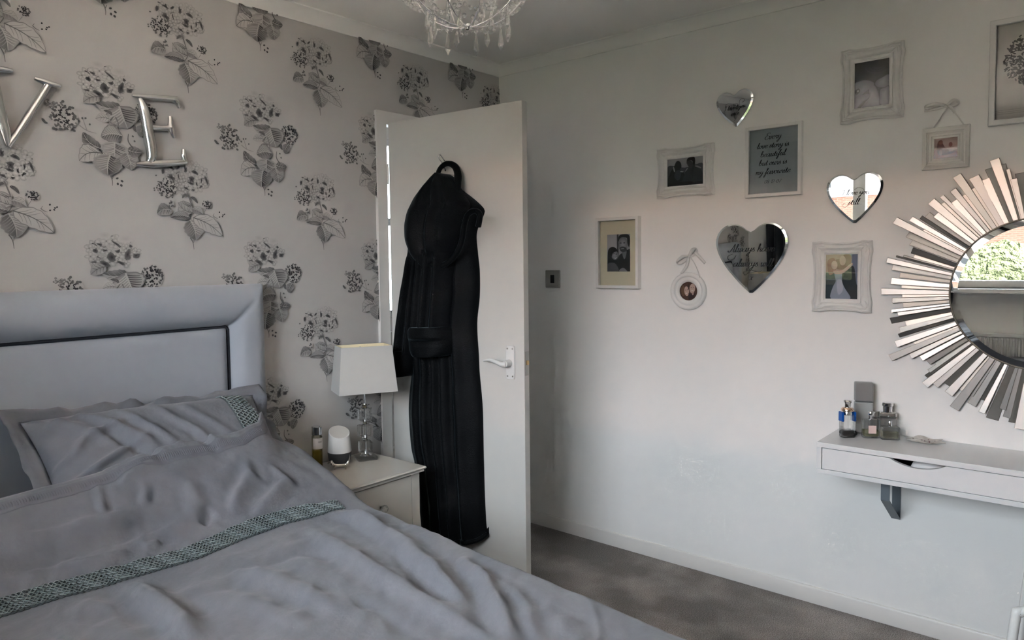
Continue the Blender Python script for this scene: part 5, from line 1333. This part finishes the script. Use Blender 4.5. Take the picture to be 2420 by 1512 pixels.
while a < a0 + 2 * PI - .03:
    TIPS.append((a, .34 + .115 * r2.random(), .012 + .012 * r2.random(), r2.choice((0, 0, 1, 2, 2, 3)))); a += .045 + .02 * r2.random()
for k, (an, rt, w, tn) in enumerate(TIPS):
    rin = SR - .004; wi = max(w * .52, .0055); th = .010
    z0 = {0: .016, 1: .012, 2: .010, 3: .006}[tn] + .0012 * (k % 3)
    tilt = {0: .02, 1: .10, 2: .30, 3: .05}[tn] * (1 if (k * 7) % 3 else -1) + .06 * (r2.random() - .5)
    lean = {0: .0, 1: .03, 2: -.02, 3: .0}[tn]
    ca, sa = math.cos(an), math.sin(an); m = MB(); vs = []
    for (r_, wd) in ((rin, wi), (rt, w)):
        for sgn in (-1, 1):
            for zz in (0, 1):
                rr_, xx = r_, sgn * wd / 2; z = z0 - th * (1 - zz) + (sgn * wd / 2) * math.tan(tilt) + lean * (r_ - rin)
                vs.append((rr_ * ca - xx * sa, rr_ * sa + xx * ca, z))
    # face slightly inset so the bronze edge shows round it
    me_ = MB().add(vs, [(1, 5, 7, 3), (0, 2, 6, 4), (0, 1, 3, 2), (4, 6, 7, 5), (0, 4, 5, 1), (2, 3, 7, 6)])
    bar = me_.build('ray_bar', M_leaf_edge, sun)
    e = .0011; vf = []
    for (r_, wd) in ((rin, wi - 2 * e), (rt - e, w - 2 * e)):
        for sgn in (-1, 1):
            xx = sgn * max(wd, .002) / 2; z = z0 + .0007 + xx * math.tan(tilt) + lean * (r_ - rin); vf.append((r_ * ca - xx * sa, r_ * sa + xx * ca, z))
    MB().add(vf, [(0, 2, 3, 1)]).build('leaf_face', M_leaf2 if tn == 3 or (k % 5 == 0 and tn == 1) else M_leaf, bar)
MB().tube([(SR * math.cos(2 * PI * k / 96), SR * math.sin(2 * PI * k / 96), .020) for k in range(96)], .0030, 8, closed=True).build('rim', M_leaf_edge, sun, 1.2)
n = 96; rb_ = SR - .022
MB().grid([[(SR * math.cos(2 * PI * k / n), SR * math.sin(2 * PI * k / n), .0195) for k in range(n)], [(rb_ * math.cos(2 * PI * k / n), rb_ * math.sin(2 * PI * k / n), .0222) for k in range(n)]], True).build('bevel', M_mirror, sun, .6)
MB().add([(rb_ * math.cos(2 * PI * k / n), rb_ * math.sin(2 * PI * k / n), .0222) for k in range(n)], [tuple(range(n))]).build('mirror_glass', M_mirror, sun)
MB().lathe([(0, 0), (SR - .01, 0), (SR - .01, .015), (0, .015)], 48).build('backing_board', M_black, sun)

# ------------------------------------------------------------------ wall switch
t = thing('wall_switch', 'square bronze wall plate with a black rocker', 'switch', yz(-.337, 1.272), WR)
MB().box(-.0435, .0435, -.0435, .0435, 0, .008, .003).build('plate', M_steel, t)
MB().box(-.011, .011, -.020, .020, .007, .011, .0015).build('rocker', M_black, t)

# ------------------------------------------------------------------ wall shelf with drawer
ST, SB, SF, SYL, SYR = .711, .600, -.29, -1.664, -2.854
sh = thing('wall_desk', 'slim white wall-mounted desk with one drawer', 'desk', (0, SYL, SB))
def lx(y): return y - SYL
MB().box(SF, -.002, SYR - SYL, 0, ST - SB - .018, ST - SB, .0012).build('desk_top', M_laminate, sh)
MB().box(SF, -.002, SYR - SYL, 0, 0, .0165, .0012).build('bottom_panel', M_laminate, sh)
for (a, b) in ((-.0165, 0), (SYR - SYL, SYR - SYL + .0165)):
    MB().box(SF, -.002, a, b, .0165, ST - SB - .018, .0008).build('side_panel', M_laminate, sh)
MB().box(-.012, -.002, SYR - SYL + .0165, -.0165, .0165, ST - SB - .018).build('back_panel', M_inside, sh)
z1 = ST - SB - .0195; z0 = .0185; ya, yb = -.0190, SYR - SYL + .0190
ny0, ny1 = -1.890 - SYL, -2.050 - SYL
pol = [(ya, z0), (ya, z1), (ny0 + .012, z1)]
for k in range(13):
    f = k / 12; yy = ny0 + (ny1 - ny0) * f; pol.append((yy, z1 - .022 * math.sin(PI * f) ** .8 if 0 < k < 12 else z1))
pol += [(ny1 - .012, z1), (yb, z1), (yb, z0)]
mm = Matrix(((0, 0, 1, 0), (1, 0, 0, 0), (0, 1, 0, 0), (0, 0, 0, 1)))
df = MB().prism(pol, SF + .0005, SF + .016, mm).build('drawer_front', M_laminate, sh)
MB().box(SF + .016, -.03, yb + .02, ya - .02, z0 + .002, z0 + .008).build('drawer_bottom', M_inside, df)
bent = MB(); P = []
for k in range(13):
    f = k / 12; P.append([(SF + .022, -1.945 - SYL - .085 * f, z0 + .040 + .006 * math.sin(PI * f)), (SF + .14, -1.945 - SYL - .085 * f, z0 + .062 + .006 * math.sin(PI * f))])
pb = bent.grid(P).build('folded_paper', M_paperw, None, 3.14); pb.location = (0, SYL, SB); pb.modifiers.new('s', 'SOLIDIFY').thickness = .003
tag(pb, 'white folded paper showing in the desk drawer cut-out', 'paper')
def bracket(y0, label):
    t = thing('shelf_bracket', label, 'bracket', (0, y0, SB), group='steel brackets under the desk')
    pts = [(-.265, -.003), (-.172, -.003), (-.172, -.088), (-.006, -.197), (-.0035, -.19), (-.0035, -.003), (-.172, -.003)]
    th = .0045; hwid = .0135
    for (a, b, nm) in (((-.172, 0), (-.172, -.088), 'front_strap'), ((-.172, -.088), (-.010, -.196), 'brace'), ((-.0035, -.196), (-.0035, 0), 'wall_strap'), ((-.265, -.002), (-.0035, -.002), 'top_strap')):
        a = Vector((a[0], 0, a[1])); b = Vector((b[0], 0, b[1])); d_ = (b - a).normalized(); nn = Vector((d_.z, 0, -d_.x)) * th / 2; vs = []
        for p in (a, b):
            for sgn in (-1, 1):
                for yy in (-hwid, hwid): vs.append((p.x + nn.x * sgn, yy, p.z + nn.z * sgn))
        MB().add(vs, [(0, 1, 3, 2), (4, 6, 7, 5), (0, 4, 5, 1), (2, 3, 7, 6), (0, 2, 6, 4), (1, 5, 7, 3)]).build(nm, M_bracket, t)
    for zz in (-.05, -.075):
        s_ = MB().lathe([(0, 0), (.005, 0), (.004, .002), (0, .0024)], 12); s_.v = [(-.006 - z, x, zz + y) for x, y, z in s_.v]; s_.build('screw', M_white_pl, t)
bracket(-1.855, 'dark grey steel bracket below the white desk'); 

# things on the desk
def on_desk(name, label, cat, x, y, rz=0, group=None, k=1.0):
    t = thing(name, label, cat, (x, y, ST), None, rz, group); t.scale = (k, k, k); return t
GRP = 'perfume bottles on the desk'
FACE = math.radians(-45)
t = on_desk('perfume_bottle', 'blue-sided perfume bottle with silver spray top', 'bottle', -.155, -1.727, FACE, GRP, 1.34)
MB().box(-.017, .017, -.012, .012, 0, .062, .004).build('glass_body', M_glass, t)
MB().box(-.013, .013, -.009, .009, .006, .020, .002).build('dark_liquid', glass('dark_perfume', (.25, .25, .28)), t)
for s_ in (-1, 1): MB().box(s_ * .0165 - .003, s_ * .0165 + .003, -.010, .010, .044, .070, .002).build('blue_side', M_blue, t)
MB().lathe([(0, .062), (.013, .062), (.0115, .074), (.010, .078), (.0075, .080), (.0075, .092), (.009, .094), (.0105, .098), (.009, .101), (0, .101)], 20).build('spray_top', M_chrome, t, .8)
MB().lathe([(0, .072), (.0155, .072), (.016, .076), (.012, .081), (0, .081)], 20).build('copper_collar', mat('rose_copper', (.85, .62, .48), .2, 1), t, .8)
t = on_desk('perfume_bottle', 'tall slim frosted grey bottle behind the others', 'bottle', -.045, -1.752, math.radians(-70), GRP, 1.18)
MB().box(-.026, .026, -.012, .012, 0, .098, .004).build('frosted_body', M_frost, t)
MB().box(-.026, .026, -.012, .012, .0995, .160, .004).build('grey_cap', mat('grey_metal_cap', (.30, .30, .30), .35, .4), t)
t = on_desk('perfume_bottle', 'square clear bottle with pale yellow perfume', 'bottle', -.110, -1.792, math.radians(-55), GRP, 1.3)
MB().box(-.021, .021, -.011, .011, 0, .052, .004).build('glass_body', M_glass, t)
MB().box(-.018, .018, -.008, .008, .005, .024, .002).build('yellow_liquid', glass('pale_yellow', (.93, .90, .62), 0, 1.33), t)
MB().lathe([(0, .052), (.006, .052), (.006, .058), (.0075, .060), (.0075, .072), (.006, .074), (0, .074)], 16).build('spray_top', M_chrome, t, .8)
MB().box(-.010, .010, -.0118, -.0112, .014, .036).build('paper_label', mat('peach_label', (.78, .60, .56), .6), t)
t = on_desk('perfume_bottle', 'bottle with a large round chrome cap against the wall', 'bottle', -.040, -1.830, math.radians(-75), GRP, 1.12)
MB().box(-.026, .026, -.013, .013, 0, .078, .005).build('glass_body', M_glass, t)
MB().box(-.024, .024, -.011, .011, .062, .0785, .003).build('chrome_shoulder', M_chrome, t)
MB().lathe([(0, .0785), (.013, .0785), (.0135, .096), (.016, .098), (.016, .106), (.014, .108), (0, .108)], 24).build('cap', M_chrome, t, .7)
t = on_desk('perfume_bottle', 'low wide clear glass bottle in front of the chrome-capped one', 'bottle', -.098, -1.850, math.radians(-60), GRP, 1.25)
MB().box(-.024, .024, -.012, .012, 0, .038, .004).build('glass_body', M_glass, t)
MB().box(-.020, .020, -.009, .009, .005, .024, .002).build('perfume', glass('straw_perfume', (.92, .90, .74), 0, 1.33), t)
MB().lathe([(0, .038), (.005, .038), (.005, .052), (.004, .054), (0, .054)], 14).build('spray_top', M_chrome, t, .8)
t = on_desk('perfume_bottle', 'small silver-necked glass bottle tucked between the others', 'bottle', -.052, -1.792, math.radians(-75), GRP, 1.1)
MB().box(-.017, .017, -.009, .009, 0, .062, .004).build('glass_body', M_glass, t)
MB().lathe([(0, .062), (.0105, .062), (.0105, .076), (.0095, .078), (0, .078)], 16).build('cap', M_steel, t, .8)
t = on_desk('hair_tie', 'black fabric hair tie beside the blue bottle', 'hair tie', -.108, -1.718)
q = [((.020 + .0035 * math.sin(9 * 2 * PI * k / 72)) * math.cos(2 * PI * k / 72), (.020 + .0035 * math.sin(9 * 2 * PI * k / 72)) * math.sin(2 * PI * k / 72), .0085 + .002 * math.sin(7 * 2 * PI * k / 72)) for k in range(72)]
MB().tube(q, .0075, 8, closed=True).build('fabric_ring', mat('black_fabric', (.015, .015, .017), .85), t, 1.2)
t = on_desk('trinket_dish', 'shallow scalloped trinket dish with maroon pattern', 'dish', -.070, -1.950, 0)
M_dish = add_noise_col(mat('speckled_dish', (.6, .58, .52), .25), (.66, .63, .57), (.50, .46, .42), 60, 3)
P = []
for (r_, z) in ((.0, .003), (.030, .003), (.044, .006), (.058, .011), (.060, .012), (.058, .0095), (.042, .003), (.026, .0), (.0, .0)):
    P.append([((r_ * (1 + .13 * math.sin(6 * th) * (r_ > .03))) * math.cos(th) * .62, (r_ * (1 + .13 * math.sin(6 * th) * (r_ > .03))) * math.sin(th), z + .003 * math.sin(5 * th) * (r_ > .05)) for th in [2 * PI * k / 48 for k in range(48)]])
dd = MB().grid(P, True).build('dish', M_dish, t, 1.0)
pm = MB()
for k in range(14):
    a = k * 2.4; r_ = .012 + .0022 * k; pm.v and None
    pm.lathe([(0, .0032), (.0028, .0034), (.0016, .0046), (0, .0048)], 6, (r_ * math.cos(a) * .6, r_ * math.sin(a), .0005 + (.003 if r_ > .032 else 0)))
tag(pm.build('maroon_pattern', mat('maroon_glaze', (.10, .02, .025), .3), t), kind='stuff')

# ------------------------------------------------------------------ white chair at the right edge
t = thing('chair', 'white tubular metal chair at the right edge of the photo', 'chair', (-.50, -2.485, 0))
M_wt = mat('white_powder_coat', (.76, .76, .75), .35)
MB().box(-.18, .18, -.185, .185, .445, .475, .014).build('seat', mat('grey_seat_pad', (.33, .34, .36), .6), t)
for sx in (-1, 1):
    for sy in (-1, 1):
        MB().tube(catmull([(sx * .13, sy * .10, .436), (sx * .15, sy * .185, .436), (sx * .158, sy * .212, .425), (sx * .163, sy * .222, .395), (sx * .185, sy * .255, .0)], 6), .0115, 10).build('leg', M_wt, t, 1.2)
MB().tube(catmull([(-.15, -.17, .455), (-.155, -.205, .60), (-.155, -.225, .78), (-.10, -.235, .84), (.10, -.235, .84), (.155, -.225, .78), (.155, -.205, .60), (.15, -.17, .455)], 6), .011, 10).build('backrest', M_wt, t, 1.2)

# ------------------------------------------------------------------ chandelier
CC = Vector((-1.656, -1.264, 1.928))
ch = thing('chandelier', 'chrome basket chandelier hung with glass beads and drops', 'chandelier', CC)
NA = 8; A0 = .25
def arm_pt(k, t):   # t 0 hub .. 1 rim
    a = A0 + 2 * PI * k / NA; r_ = .168 * math.sin(t * PI / 2); z = .175 * (1 - math.cos(t * PI / 2)); return Vector((r_ * math.cos(a), r_ * math.sin(a), z))
for k in range(NA): MB().tube([arm_pt(k, i / 12) for i in range(13)], .0018, 6).build('arm', M_chrome, ch, 1.2)
MB().tube([(.168 * math.cos(2 * PI * k / 64), .168 * math.sin(2 * PI * k / 64), .175) for k in range(64)], .0028, 6, closed=True).build('rim_ring', M_chrome, ch, 1.2)
MB().lathe([(0, -.006), (.007, -.005), (.009, 0), (.006, .006), (.004, .010), (0, .010)], 12).build('hub', M_chrome, ch, .8)
for k in range(NA):
    a = A0 + 2 * PI * k / NA; s_ = MB().lathe([(0, -.003), (.003, 0), (0, .003)], 8); s_.v = [(x + .009 * math.cos(a), y + .009 * math.sin(a), z + .001) for x, y, z in s_.v]; s_.build('hub_nut', M_chrome, ch, .8)
MB().tube([(0, 0, .22), (0, 0, .40)], .006, 10).build('stem', M_chrome, ch, 1.2)
for k in range(NA):
    a = A0 + 2 * PI * k / NA; MB().tube([(.168 * math.cos(a), .168 * math.sin(a), .175), (.06 * math.cos(a), .06 * math.sin(a), .235), (0, 0, .30)], .0018, 6).build('upper_arm', M_chrome, ch, 1.2)
MB().lathe([(0, .44), (.055, .446), (.05, .428), (.02, .405), (.008, .395), (0, .395)], 32).build('ceiling_rose', M_chrome, ch, .8)
bead_me = None
def bead(p, s_=1.0):
    global bead_me
    if bead_me is None:
        bead_me = MB().lathe([(0, -.0068), (.0042, -.0058), (.0070, -.002), (.0070, .002), (.0042, .0058), (0, .0068)], 8).mesh('crystal_bead'); out_normals(bead_me); bead_me.materials.append(M_crystal)
    o = bpy.data.objects.new('crystal_bead', bead_me); C.objects.link(o); o.parent = ch; o.location = p; o.scale = (s_,) * 3; o.rotation_euler = (random.random(), random.random(), random.random()); return o
drop_me = MB().lathe([(0, 0), (.0030, -.002), (.0034, -.006), (.0046, -.016), (.0078, -.037), (.0070, -.041), (.0008, -.054), (0, -.054)], 6).mesh('crystal_drop'); out_normals(drop_me); drop_me.materials.append(M_crystal)
def drop(p, rz):
    o = bpy.data.objects.new('crystal_drop', drop_me); C.objects.link(o); o.parent = ch; o.location = p; o.rotation_euler = (0, 0, rz)
RD = .096; ZD = .012
wires = MB()
for k in range(NA):
    a = A0 + 2 * PI * (k + .35) / NA; base = Vector((RD * math.cos(a), RD * math.sin(a), ZD)); drop(base, a)
    bead(base + Vector((0, 0, .008)), .8); bead(base + Vector((0, 0, .022)), .9)
    wires.tube([base, base + Vector((0, 0, .036))], .0006, 4)
    ar = arm_pt(k, .42); drop(ar + Vector((0, 0, -.004)), a); 
    # garland between lower ring points
    b2_ = A0 + 2 * PI * (k + 1.35) / NA
    for i in range(1, 6):
        f = i / 6; an = a + (b2_ - a) * f; bead(Vector((RD * math.cos(an), RD * math.sin(an), ZD + .022 - .022 * math.sin(PI * f))), .75)
    # strings from outer rim down to the lower ring
    top = Vector((.170 * math.cos(a), .170 * math.sin(a), .172)); bot = base + Vector((0, 0, .030))
    for i in range(12):
        f = (i + .3) / 12; p_ = top.lerp(bot, f); bul = .030 * math.sin(PI * f); bead(Vector((p_.x + bul * math.cos(a), p_.y + bul * math.sin(a), p_.z - .022 * math.sin(PI * f))), .95)
    # swag beads round the rim
    for i in range(7):
        f = i / 7; an = A0 + 2 * PI * (k + f) / NA; bead(Vector((.170 * math.cos(an), .170 * math.sin(an), .168 - .030 * math.sin(PI * f))), 1.0)
    for i in range(5):
        f = (i + .5) / 5; an = A0 + 2 * PI * (k + f) / NA; bead(Vector((.135 * math.cos(an), .135 * math.sin(an), .095 - .026 * math.sin(PI * f))), .9)
wires.build('bead_wires', M_chrome, ch)
